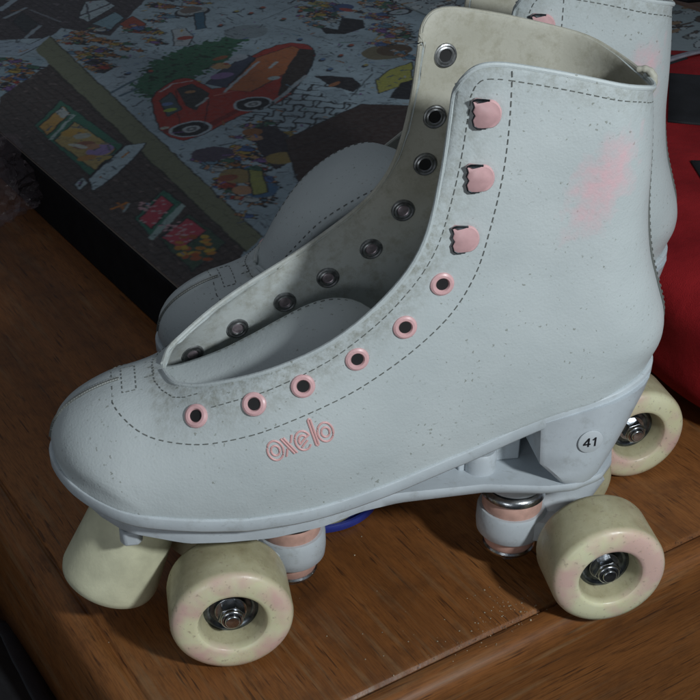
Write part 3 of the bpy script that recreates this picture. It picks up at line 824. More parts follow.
STN = Vector((.06, -1, -.03)); STY = -35.2; FX = 1
sk1, BV = make_skate(False)
tag(sk1, 'nearer white roller skate, tongue folded down inside, with the number 41 sticker on its heel', 'roller skate', 'pair of white roller skates')
sk2, _ = make_skate(True)
sk2.location = Vector((51.0, 90.5, 0))*S; sk2.rotation_euler = (0, 0, 0.088)
tag(sk2, 'farther white roller skate, mostly hidden behind the other, its grey tongue standing up', 'roller skate', 'pair of white roller skates')

# ------------------------------------------------------------------ jigsaw on its board
P0 = np.array([3.6, 216.1]); DA = np.array([-.397, .918]); DB = np.array([.918, .397])
BW, BL = 720, 760
def plate_box(name, b0, b1, a0, a1, z0, z1, mat, bev):
    mb = MB(); q = [P0+DB*b0+DA*a0, P0+DB*b1+DA*a0, P0+DB*b1+DA*a1, P0+DB*b0+DA*a1]
    mb.prism([tuple(p) for p in q], z0, z1); return mb.build(name, mat, None, True, bev)
bd = plate_box('puzzle_case', 0, BW, 0, BL, 0.2, 42.6, M['board'], 1.5)
tag(bd, 'thick black case lying on the table under the jigsaw puzzle', 'puzzle case')
ART = [
('brick', [(136.5, 809.4), (300.0, 706.3), (270.7, 609.2), (177.3, 505.2), (148.6, 553.1), (125.2, 531.2), (50.9, 564.2)], (0.085, 0.07, 0.075)),
('ink', [(115.7, 596.8), (135.6, 623.6), (133.9, 577.6), (112.2, 554.0)], (0.05, 0.055, 0.06)),
('line', ((113.9, 613.5), (143.2, 635.0), 4), (0.3, 0.34, 0.37)),
('line', ((107.6, 542.4), (133.1, 570.5), 4), (0.3, 0.34, 0.37)),
('line', ((119.4, 641.9), (154.8, 678.2), 7), (0.35, 0.4, 0.44)),
('line', ((144.9, 625.8), (154.6, 572.1), 3), (0.2, 0.2, 0.22)),
('ink', [(174.8, 574.8), (203.0, 622.0), (223.4, 617.6), (223.1, 592.6), (177.8, 557.4)], (0.4, 0.45, 0.47)),
('line', ((179.2, 580.0), (224.9, 603.9), 3), (0.1, 0.1, 0.12)),
('line', ((201.0, 614.9), (182.1, 562.4), 2), (0.1, 0.1, 0.12)),
('ink', [(178.4, 549.3), (214.3, 573.7), (213.2, 550.4), (185.2, 522.3)], (0.22, 0.32, 0.36)),
('ink', [(201.5, 534.6), (222.8, 552.2), (223.0, 521.0), (205.8, 494.4), (197.1, 507.3)], (0.32, 0.08, 0.05)),
('ink', [(50.9, 564.2), (83.1, 550.8), (104.0, 523.3), (130.3, 538.8), (120.5, 519.9), (83.2, 495.4), (41.0, 535.8)], (0.36, 0.42, 0.48)),
('poly', [(39.1, 530.3), (79.6, 491.1), (102.6, 476.4), (65.1, 430.5), (28.5, 401.0), (0.2, 419.1)], (0.3, 0.38, 0.42)),
('crowd', [(38.1, 527.6), (81.1, 490.1), (92.2, 469.9), (58.3, 422.7), (33.7, 414.9), (2.7, 426.1)], 0),
('crowd', [(140.4, 543.4), (160.8, 537.8), (193.3, 517.1), (252.1, 537.6), (212.1, 468.7), (140.8, 425.9), (119.6, 411.0), (130.0, 513.8)], 0),
('poly', [(116.4, 403.8), (146.9, 422.0), (147.3, 377.9), (111.5, 342.1)], (0.4, 0.46, 0.5)),
('line', ((104.9, 357.7), (143.6, 380.2), 3), (0.1, 0.16, 0.2)),
('line', ((115.6, 350.9), (142.1, 363.2), 3), (0.1, 0.16, 0.2)),
('brick', [(29.4, 403.3), (97.7, 459.9), (97.6, 428.1), (64.2, 47.8), (-13.5, -53.3), (-11.7, 316.1)], (0.085, 0.065, 0.06)),
('poly', [(101.3, 504.2), (129.1, 535.9), (81.2, 54.5), (60.4, 39.8)], (0.2, 0.205, 0.135)),
('line', ((95.5, 454.8), (60.4, 39.8), 1.6), (0.05, 0.05, 0.04)),
('line', ((127.9, 533.0), (80.5, 53.2), 1.2), (0.06, 0.06, 0.05)),
('ink', [(28.4, 325.4), (69.8, 368.8), (70.3, 248.8), (23.9, 208.1)], (0.05, 0.16, 0.11)),
('ink', [(30.2, 321.7), (64.9, 355.2), (64.1, 336.7), (28.9, 299.9)], (0.44, 0.27, 0.09)),
('poly', [(54.6, 345.4), (64.0, 353.0), (63.4, 337.1), (53.9, 327.2)], (0.4, 0.42, 0.4)),
('ink', [(29.5, 287.2), (59.5, 315.8), (62.6, 246.6), (32.1, 215.9)], (0.4, 0.3, 0.13)),
('line', ((29.1, 292.3), (63.4, 329.1), 3), (0.35, 0.42, 0.4)),
('disc', (48.6, 294.7, 9, 8, 0), (0.44, 0.28, 0.08)),
('disc', (45.8, 267.0, 9, 7, 0), (0.28, 0.13, 0.09)),
('disc', (52.0, 285.0, 7, 6, 0), (0.38, 0.38, 0.33)),
('disc', (52.1, 251.0, 12, 9, 0.6), (0.3, 0.22, 0.4)),
('disc', (49.4, 259.9, 6, 6, 0), (0.42, 0.24, 0.15)),
('disc', (37.2, 241.9, 8, 5, 0), (0.4, 0.22, 0.08)),
('disc', (48.1, 234.9, 6, 4, 0), (0.4, 0.3, 0.12)),
('disc', (41.1, 267.6, 3, 9, 0.5), (0.5, 0.5, 0.45)),
('ink', [(21.0, 203.5), (32.0, 213.8), (71.7, 248.0), (88.7, 244.2), (64.2, 219.9), (37.3, 197.3), (15.4, 182.0)], (0.4, 0.47, 0.5)),
('ink', [(8.3, 201.1), (19.6, 210.9), (18.2, 198.9), (7.0, 189.4)], (0.38, 0.44, 0.46)),
('line', ((10.6, 197.5), (16.6, 204.2), 2), (0.05, 0.05, 0.06)),
('line', ((14.1, 148.7), (27.8, 151.7), 2.4), (0.45, 0.18, 0.04)),
('line', ((22.4, 155.1), (21.7, 143.7), 2), (0.35, 0.14, 0.04)),
('line', ((19.6, 139.2), (28.2, 149.4), 1.6), (0.3, 0.34, 0.34)),
('ink', [(21.2, 126.7), (59.1, 157.8), (59.8, 131.0), (16.6, 91.0)], (0.05, 0.17, 0.12)),
('ink', [(23.4, 123.4), (54.0, 150.8), (53.5, 131.1), (22.7, 103.3)], (0.42, 0.07, 0.1)),
('poly', [(15.0, 93.8), (59.8, 131.0), (60.4, 124.6), (15.8, 87.9)], (0.32, 0.4, 0.38)),
('ink', [(20.5, 88.4), (55.5, 112.2), (55.8, 58.5), (17.5, 34.1)], (0.06, 0.1, 0.07)),
('ink', [(22.9, 88.7), (51.9, 106.8), (52.7, 82.1), (24.7, 64.6)], (0.42, 0.07, 0.1)),
('disc', (32.4, 55.9, 3.2, 2.6, 1.8082901282149315), (0.42, 0.2, 0.05)),
('disc', (38.6, 128.9, 1.6, 1.2, 0), (0.48, 0.3, 0.32)),
('disc', (40.4, 90.5, 1.6, 1.2, 0), (0.48, 0.3, 0.32)),
('disc', (29.9, 57.4, 3.2, 2.6, 0.0003431244520346599), (0.45, 0.3, 0.06)),
('disc', (39.9, 142.2, 1.6, 1.2, 0), (0.48, 0.3, 0.32)),
('disc', (35.1, 103.2, 1.6, 1.2, 0), (0.48, 0.3, 0.32)),
('disc', (41.7, 78.9, 3.2, 2.6, 1.6489874336361274), (0.34, 0.1, 0.04)),
('disc', (36.9, 130.2, 1.6, 1.2, 0), (0.48, 0.3, 0.32)),
('disc', (38.7, 100.2, 1.6, 1.2, 0), (0.48, 0.3, 0.32)),
('disc', (32.6, 56.1, 3.2, 2.6, 0.872714216738833), (0.42, 0.2, 0.05)),
('disc', (29.3, 111.6, 1.6, 1.2, 0), (0.48, 0.3, 0.32)),
('disc', (48.9, 96.5, 1.6, 1.2, 0), (0.48, 0.3, 0.32)),
('disc', (43.0, 56.0, 3.2, 2.6, 2.918053079894653), (0.45, 0.3, 0.06)),
('disc', (36.2, 116.7, 1.6, 1.2, 0), (0.48, 0.3, 0.32)),
('disc', (26.1, 80.3, 1.6, 1.2, 0), (0.48, 0.3, 0.32)),
('disc', (23.9, 55.1, 3.2, 2.6, 0.6201574660182793), (0.34, 0.1, 0.04)),
('disc', (43.5, 122.5, 1.6, 1.2, 0), (0.48, 0.3, 0.32)),
('disc', (35.2, 81.9, 1.6, 1.2, 0), (0.48, 0.3, 0.32)),
('disc', (45.3, 63.6, 3.2, 2.6, 2.4636873691734955), (0.42, 0.2, 0.05)),
('disc', (36.3, 146.5, 1.6, 1.2, 0), (0.48, 0.3, 0.32)),
('disc', (38.3, 88.5, 1.6, 1.2, 0), (0.48, 0.3, 0.32)),
('disc', (22.6, 59.6, 3.2, 2.6, 1.3152276943226804), (0.45, 0.3, 0.06)),
('disc', (31.2, 106.3, 1.6, 1.2, 0), (0.48, 0.3, 0.32)),
('disc', (37.8, 89.8, 1.6, 1.2, 0), (0.48, 0.3, 0.32)),
('disc', (34.4, 44.3, 3.2, 2.6, 2.6075836206417597), (0.34, 0.1, 0.04)),
('disc', (42.0, 136.4, 1.6, 1.2, 0), (0.48, 0.3, 0.32)),
('disc', (30.4, 97.2, 1.6, 1.2, 0), (0.48, 0.3, 0.32)),
('disc', (25.8, 69.1, 3.2, 2.6, 1.4873198794024383), (0.42, 0.2, 0.05)),
('disc', (37.2, 144.2, 1.6, 1.2, 0), (0.48, 0.3, 0.32)),
('disc', (33.9, 95.4, 1.6, 1.2, 0), (0.48, 0.3, 0.32)),
('disc', (48.3, 75.0, 3.2, 2.6, 1.9009447047788264), (0.45, 0.3, 0.06)),
('disc', (40.5, 123.9, 1.6, 1.2, 0), (0.48, 0.3, 0.32)),
('disc', (37.1, 101.5, 1.6, 1.2, 0), (0.48, 0.3, 0.32)),
('disc', (37.0, 82.3, 3.2, 2.6, 1.3896555794950338), (0.34, 0.1, 0.04)),
('disc', (41.6, 127.1, 1.6, 1.2, 0), (0.48, 0.3, 0.32)),
('disc', (43.9, 104.0, 1.6, 1.2, 0), (0.48, 0.3, 0.32)),
('disc', (24.7, 59.9, 3.2, 2.6, 0.789945045555404), (0.42, 0.2, 0.05)),
('disc', (46.3, 144.9, 1.6, 1.2, 0), (0.48, 0.3, 0.32)),
('disc', (38.2, 75.2, 1.6, 1.2, 0), (0.48, 0.3, 0.32)),
('disc', (44.7, 68.0, 3.2, 2.6, 2.4728355979841057), (0.45, 0.3, 0.06)),
('disc', (35.1, 104.0, 1.6, 1.2, 0), (0.48, 0.3, 0.32)),
('disc', (34.9, 87.8, 1.6, 1.2, 0), (0.48, 0.3, 0.32)),
('disc', (30.8, 54.6, 3.2, 2.6, 2.611283057174438), (0.34, 0.1, 0.04)),
('disc', (31.9, 139.0, 1.6, 1.2, 0), (0.48, 0.3, 0.32)),
('disc', (44.3, 85.2, 1.6, 1.2, 0), (0.48, 0.3, 0.32)),
('disc', (47.0, 69.0, 3.2, 2.6, 0.1630896429192943), (0.42, 0.2, 0.05)),
('disc', (38.4, 136.6, 1.6, 1.2, 0), (0.48, 0.3, 0.32)),
('disc', (40.4, 95.3, 1.6, 1.2, 0), (0.48, 0.3, 0.32)),
('disc', (29.5, 65.8, 3.2, 2.6, 1.6521043697435434), (0.45, 0.3, 0.06)),
('disc', (31.6, 136.6, 1.6, 1.2, 0), (0.48, 0.3, 0.32)),
('disc', (30.2, 88.0, 1.6, 1.2, 0), (0.48, 0.3, 0.32)),
('disc', (30.7, 64.7, 3.2, 2.6, 0.5745623608424846), (0.34, 0.1, 0.04)),
('disc', (24.1, 120.2, 1.6, 1.2, 0), (0.48, 0.3, 0.32)),
('disc', (37.7, 84.9, 1.6, 1.2, 0), (0.48, 0.3, 0.32)),
('disc', (37.8, 61.1, 3.2, 2.6, 2.6358044127646556), (0.42, 0.2, 0.05)),
('disc', (24.7, 116.6, 1.6, 1.2, 0), (0.48, 0.3, 0.32)),
('disc', (38.8, 83.2, 1.6, 1.2, 0), (0.48, 0.3, 0.32)),
('disc', (23.3, 60.0, 3.2, 2.6, 0.7408139194989811), (0.45, 0.3, 0.06)),
('disc', (33.7, 136.8, 1.6, 1.2, 0), (0.48, 0.3, 0.32)),
('disc', (28.2, 89.8, 1.6, 1.2, 0), (0.48, 0.3, 0.32)),
('disc', (30.2, 49.9, 3.2, 2.6, 2.674592188424124), (0.34, 0.1, 0.04)),
('disc', (50.6, 141.1, 1.6, 1.2, 0), (0.48, 0.3, 0.32)),
('disc', (42.0, 91.6, 1.6, 1.2, 0), (0.48, 0.3, 0.32)),
('disc', (30.0, 75.3, 3.2, 2.6, 2.1628990404936896), (0.42, 0.2, 0.05)),
('disc', (34.1, 142.9, 1.6, 1.2, 0), (0.48, 0.3, 0.32)),
('disc', (32.8, 100.4, 1.6, 1.2, 0), (0.48, 0.3, 0.32)),
('disc', (29.9, 67.3, 3.2, 2.6, 1.2616141059431243), (0.45, 0.3, 0.06)),
('disc', (48.6, 135.3, 1.6, 1.2, 0), (0.48, 0.3, 0.32)),
('disc', (37.9, 98.3, 1.6, 1.2, 0), (0.48, 0.3, 0.32)),
('disc', (28.1, 49.2, 3.2, 2.6, 2.2963792781907206), (0.34, 0.1, 0.04)),
('disc', (38.1, 139.5, 1.6, 1.2, 0), (0.48, 0.3, 0.32)),
('disc', (44.9, 97.5, 1.6, 1.2, 0), (0.48, 0.3, 0.32)),
('disc', (40.4, 51.4, 3.2, 2.6, 2.999601877871638), (0.42, 0.2, 0.05)),
('disc', (34.4, 134.7, 1.6, 1.2, 0), (0.48, 0.3, 0.32)),
('disc', (34.1, 74.5, 1.6, 1.2, 0), (0.48, 0.3, 0.32)),
('disc', (40.6, 56.1, 3.2, 2.6, 0.8365168221032072), (0.45, 0.3, 0.06)),
('disc', (32.9, 133.2, 1.6, 1.2, 0), (0.48, 0.3, 0.32)),
('disc', (28.6, 89.1, 1.6, 1.2, 0), (0.48, 0.3, 0.32)),
('fir', [(135.5, 367.3), (129.9, 330.3), (163.8, 343.3), (196.3, 358.8), (240.9, 388.2), (315.8, 454.4), (302.6, 455.1), (256.0, 440.7), (223.8, 440.0), (175.9, 416.4)], (0.045, 0.15, 0.085)),
('ink', [(235.7, 490.2), (248.5, 489.6), (244.9, 462.2), (226.1, 438.5), (215.1, 445.5)], (0.42, 0.44, 0.45)),
('disc', (234.9, 461.4, 8, 6, 0), (0.34, 0.08, 0.06)),
('crowd', [(279.0, 626.0), (337.1, 589.2), (287.5, 519.2), (257.1, 514.8), (245.7, 553.8)], 0),
('disc', (279.6, 532.2, 20, 15, 0.3), (0.05, 0.05, 0.06)),
('disc', (281.2, 535.2, 17, 12, 0.3), (0.36, 0.38, 0.38)),
('disc', (282.0, 538.8, 13, 9, 0.3), (0.2, 0.16, 0.14)),
('ink', [(278.2, 525.1), (289.8, 525.7), (266.5, 478.1), (255.3, 477.7)], (0.06, 0.14, 0.2)),
('ink', [(136.2, 331.9), (125.8, 310.7), (116.4, 284.5), (109.4, 263.2), (108.0, 246.5), (114.8, 232.3), (135.5, 236.3), (158.6, 247.0), (180.7, 256.5), (194.9, 258.1), (206.8, 258.7), (225.1, 266.5), (246.3, 281.7), (273.1, 306.7), (296.8, 332.7), (312.6, 352.5), (321.0, 371.1), (321.0, 385.1), (313.0, 393.7), (298.8, 395.7), (280.2, 390.1), (259.3, 379.8), (239.2, 363.0), (213.6, 335.5), (197.9, 321.5), (189.4, 324.0), (188.8, 339.2), (187.0, 352.5), (182.1, 361.8), (172.3, 361.9), (158.1, 352.9), (145.6, 343.2)], (0.36, 0.05, 0.035)),
('poly', [(114.6, 270.0), (123.5, 249.0), (146.4, 254.8), (190.9, 274.4), (183.8, 265.3), (140.2, 243.4), (117.7, 237.8), (110.1, 257.6)], (0.22, 0.03, 0.025)),
('line', ((148.5, 341.4), (166.2, 353.7), 2), (0.5, 0.45, 0.45)),
('line', ((166.2, 353.7), (184.4, 351.1), 1.6), (0.5, 0.4, 0.4)),
('line', ((182.6, 307.9), (207.0, 309.7), 1.6), (0.5, 0.2, 0.16)),
('disc', (114.7, 264.9, 4, 3, 0), (0.45, 0.42, 0.36)),
('disc', (255.2, 302.8, 4, 4, 0), (0.5, 0.5, 0.46)),
('line', ((176.1, 306.4), (139.5, 243.8), 1.0), (0.08, 0.02, 0.02)),
('line', ((162.2, 338.4), (118.9, 247.0), 1.0), (0.08, 0.02, 0.02)),
('ink', [(198.4, 315.3), (262.5, 374.4), (308.3, 386.1), (310.1, 371.1), (261.5, 323.4), (214.7, 299.0)], (0.42, 0.15, 0.06)),
('ink', [(261.5, 323.4), (310.0, 374.6), (319.5, 365.1), (296.8, 332.7), (243.5, 280.5), (228.4, 278.6)], (0.05, 0.035, 0.03)),
('ink', [(138.7, 321.9), (156.4, 336.3), (144.6, 293.2), (126.3, 286.1)], (0.08, 0.11, 0.12)),
('ink', [(164.1, 340.2), (180.8, 344.4), (181.4, 314.5), (154.3, 286.9), (151.6, 299.6)], (0.05, 0.05, 0.05)),
('disc', (141.1, 311.9, 5, 4, 0), (0.14, 0.2, 0.36)),
('disc', (136.2, 298.5, 6, 4, 0), (0.32, 0.4, 0.08)),
('disc', (170.0, 327.6, 5, 3, 0), (0.36, 0.2, 0.1)),
('line', ((159.3, 294.7), (175.3, 306.9), 2.5), (0.36, 0.38, 0.38)),
('disc', (131.1, 251.7, 19, 15, 0.3), (0.4, 0.44, 0.47)),
('disc', (131.1, 251.7, 16.5, 12.5, 0.3), (0.025, 0.025, 0.03)),
('disc', (131.1, 251.7, 8, 6, 0.3), (0.42, 0.44, 0.45)),
('disc', (131.1, 251.7, 5, 3.8, 0.3), (0.16, 0.17, 0.18)),
('disc', (131.1, 251.7, 2, 1.6, 0.3), (0.4, 0.4, 0.4)),
('disc', (201.0, 273.5, 19, 15, 0.3), (0.4, 0.44, 0.47)),
('disc', (201.0, 273.5, 16.5, 12.5, 0.3), (0.025, 0.025, 0.03)),
('disc', (201.0, 273.5, 8, 6, 0.3), (0.42, 0.44, 0.45)),
('disc', (201.0, 273.5, 5, 3.8, 0.3), (0.16, 0.17, 0.18)),
('disc', (201.0, 273.5, 2, 1.6, 0.3), (0.4, 0.4, 0.4)),
('line', ((214.4, 265.0), (275.2, 308.4), 4), (0.34, 0.37, 0.39)),
('disc', (248.7, 319.2, 6, 5, 0), (0.38, 0.42, 0.42)),
('line', ((259.2, 343.8), (272.2, 355.0), 3), (0.42, 0.44, 0.44)),
('line', ((194.5, 311.9), (258.4, 363.8), 3), (0.42, 0.44, 0.46)),
('ink', [(191.0, 337.8), (220.4, 362.3), (260.5, 385.7), (261.7, 374.9), (200.8, 319.6)], (0.07, 0.08, 0.12)),
('disc', (224.8, 372.2, 9, 9, 0), (0.46, 0.29, 0.15)),
('disc', (234.7, 392.1, 9, 4, 0.3), (0.3, 0.12, 0.06)),
('disc', (212.7, 348.4, 12, 7, 0.2), (0.26, 0.17, 0.32)),
('disc', (248.6, 383.3, 12, 7, 0.5), (0.4, 0.43, 0.46)),
('disc', (231.3, 374.6, 2.5, 2.5, 0), (0.36, 0.08, 0.05)),
('crowd', [(104.9, 193.7), (144.7, 215.5), (169.4, 240.0), (191.1, 241.8), (194.5, 188.4), (147.0, 133.1), (97.9, 82.9), (77.2, 77.3)], 0),
('disc', (120.7, 197.4, 17, 14, 0), (0.1, 0.08, 0.11)),
('ink', [(175.3, 225.9), (191.0, 221.0), (187.0, 188.3), (166.1, 154.3), (145.5, 145.0), (154.3, 185.2)], (0.05, 0.04, 0.05)),
('disc', (169.0, 219.8, 8, 8, 0), (0.3, 0.14, 0.06)),
('disc', (165.3, 207.2, 5, 5, 0), (0.42, 0.24, 0.14)),
('disc', (161.7, 161.7, 13, 11, 0), (0.3, 0.22, 0.08)),
('disc', (115.6, 151.1, 12, 14, 0), (0.3, 0.22, 0.1)),
('disc', (119.1, 119.1, 14, 11, 0.5), (0.08, 0.16, 0.26)),
('disc', (107.6, 126.6, 8, 8, 0), (0.42, 0.24, 0.14)),
('disc', (108.9, 151.1, 8, 6, 0), (0.28, 0.1, 0.06)),
('ink', [(128.6, 155.9), (135.5, 147.1), (121.0, 113.8), (107.8, 114.0)], (0.3, 0.3, 0.1)),
('pieces', [(174.6, 252.4), (202.6, 261.4), (257.2, 289.5), (281.7, 285.9), (275.1, 226.0), (201.1, 199.2), (177.8, 219.2)], 0),
('ink', [(181.7, 191.7), (237.8, 211.8), (277.9, 224.2), (316.1, 194.1), (248.0, 101.6), (142.2, 104.2)], (0.065, 0.04, 0.035)),
('line', ((175.1, 171.9), (294.0, 191.9), 1.2), (0.04, 0.03, 0.03)),
('ink', [(281.1, 304.6), (293.1, 297.0), (306.6, 282.2), (301.8, 260.9), (286.9, 252.7), (279.1, 275.5)], (0.035, 0.03, 0.035)),
('disc', (284.8, 277.8, 8, 3, 0.4), (0.34, 0.15, 0.07)),
('poly', [(265.0, 272.6), (283.7, 266.6), (278.8, 240.6), (259.5, 236.0)], (0.3, 0.36, 0.4)),
('ink', [(362.1, 424.9), (371.6, 403.8), (396.4, 434.2), (409.5, 418.0), (396.6, 395.4), (370.4, 389.7), (355.0, 399.5)], (0.03, 0.03, 0.035)),
('disc', (411.7, 464.8, 17, 13, 0), (0.07, 0.11, 0.22)),
('disc', (415.6, 454.1, 5, 9, 0.4), (0.4, 0.09, 0.07)),
('disc', (404.6, 444.8, 5, 6, 0), (0.42, 0.44, 0.45)),
('disc', (402.1, 491.7, 9, 7, 0), (0.36, 0.3, 0.12)),
('disc', (396.4, 482.7, 5, 4, 0), (0.12, 0.22, 0.16)),
('crowd', [(462.8, 509.7), (507.9, 481.2), (461.7, 408.6), (424.2, 400.8), (411.5, 424.5)], 0),
('disc', (456.3, 420.1, 15, 10, 0), (0.03, 0.03, 0.035)),
('disc', (456.3, 420.1, 11.5, 7, 0), (0.36, 0.4, 0.43)),
('line', ((379.5, 506.0), (403.3, 520.9), 2.5), (0.07, 0.08, 0.09)),
('line', ((325.6, 471.2), (386.3, 497.5), 1.4), (0.15, 0.18, 0.2)),
('line', ((326.5, 447.5), (348.2, 382.0), 1.2), (0.18, 0.2, 0.22)),
('line', ((336.6, 313.9), (439.0, 360.9), 1.4), (0.15, 0.18, 0.2)),
('line', ((281.5, 244.6), (327.4, 281.3), 1.6), (0.1, 0.12, 0.13)),
('disc', (372.8, 324.3, 26, 19, 0.2), (0.2, 0.17, 0.11)),
('disc', (382.5, 325.0, 19, 15, 0.2), (0.12, 0.08, 0.05)),
('ink', [(321.5, 266.5), (347.0, 281.3), (376.5, 288.4), (345.1, 245.3), (302.9, 236.7)], (0.4, 0.38, 0.1)),
('ink', [(305.9, 223.2), (333.3, 246.8), (348.2, 249.4), (318.9, 209.2)], (0.03, 0.03, 0.035)),
('line', ((388.4, 356.4), (419.8, 350.9), 4), (0.36, 0.24, 0.1)),
('brick', [(540.5, 469.6), (616.8, 421.4), (538.3, 328.3), (512.9, 376.1), (504.9, 422.4)], (0.14, 0.115, 0.09)),
('crowd', [(413.4, 541.0), (440.3, 524.0), (391.0, 429.7), (348.6, 418.4)], 0),
('disc', (293.1, 446.3, 24, 20, 0.4), (0.26, 0.3, 0.32)),
('crowd', [(412.0, 416.4), (441.8, 389.7), (379.8, 292.9), (381.5, 346.5)], 0),
('disc', (325.6, 495.0, 4.5, 3, 0.5), (0.05, 0.05, 0.06)),
('disc', (328.1, 497.4, 3, 2.2, 0.5), (0.36, 0.1, 0.06)),
('disc', (343.2, 460.1, 4.5, 3, 0.5), (0.05, 0.05, 0.06)),
('disc', (345.8, 462.3, 3, 2.2, 0.5), (0.36, 0.1, 0.06)),
('disc', (371.6, 473.8, 4.5, 3, 0.5), (0.05, 0.05, 0.06)),
('disc', (374.3, 476.2, 3, 2.2, 0.5), (0.36, 0.1, 0.06)),
('disc', (310.4, 337.2, 4.5, 3, 0.5), (0.05, 0.05, 0.06)),
('disc', (312.7, 339.0, 3, 2.2, 0.5), (0.12, 0.2, 0.34)),
('disc', (330.5, 337.7, 4.5, 3, 0.5), (0.05, 0.05, 0.06)),
('disc', (332.8, 339.6, 3, 2.2, 0.5), (0.36, 0.1, 0.06)),
('disc', (324.1, 397.3, 4.5, 3, 0.5), (0.05, 0.05, 0.06)),
('disc', (326.5, 399.4, 3, 2.2, 0.5), (0.12, 0.2, 0.34)),
('disc', (346.2, 506.3, 4.5, 3, 0.5), (0.05, 0.05, 0.06)),
('disc', (348.8, 508.7, 3, 2.2, 0.5), (0.36, 0.1, 0.06)),
('disc', (354.3, 356.8, 4.5, 3, 0.5), (0.05, 0.05, 0.06)),
('disc', (356.8, 358.8, 3, 2.2, 0.5), (0.36, 0.1, 0.06)),
('disc', (334.2, 302.4, 4.5, 3, 0.5), (0.05, 0.05, 0.06)),
('disc', (336.5, 304.1, 3, 2.2, 0.5), (0.4, 0.34, 0.12)),
('disc', (301.7, 310.3, 4.5, 3, 0.5), (0.05, 0.05, 0.06)),
('disc', (303.9, 312.1, 3, 2.2, 0.5), (0.12, 0.2, 0.34)),
('disc', (163.9, 392.0, 4.5, 3, 0.5), (0.05, 0.05, 0.06)),
('disc', (165.8, 394.0, 3, 2.2, 0.5), (0.36, 0.1, 0.06)),
('disc', (145.2, 397.7, 4.5, 3, 0.5), (0.05, 0.05, 0.06)),
('disc', (147.1, 399.6, 3, 2.2, 0.5), (0.12, 0.2, 0.34)),
('disc', (281.1, 476.4, 4.5, 3, 0.5), (0.05, 0.05, 0.06)),
('disc', (283.5, 478.7, 3, 2.2, 0.5), (0.36, 0.1, 0.06)),
('disc', (317.1, 508.4, 4.5, 3, 0.5), (0.05, 0.05, 0.06)),
('disc', (319.6, 510.9, 3, 2.2, 0.5), (0.4, 0.34, 0.12))]
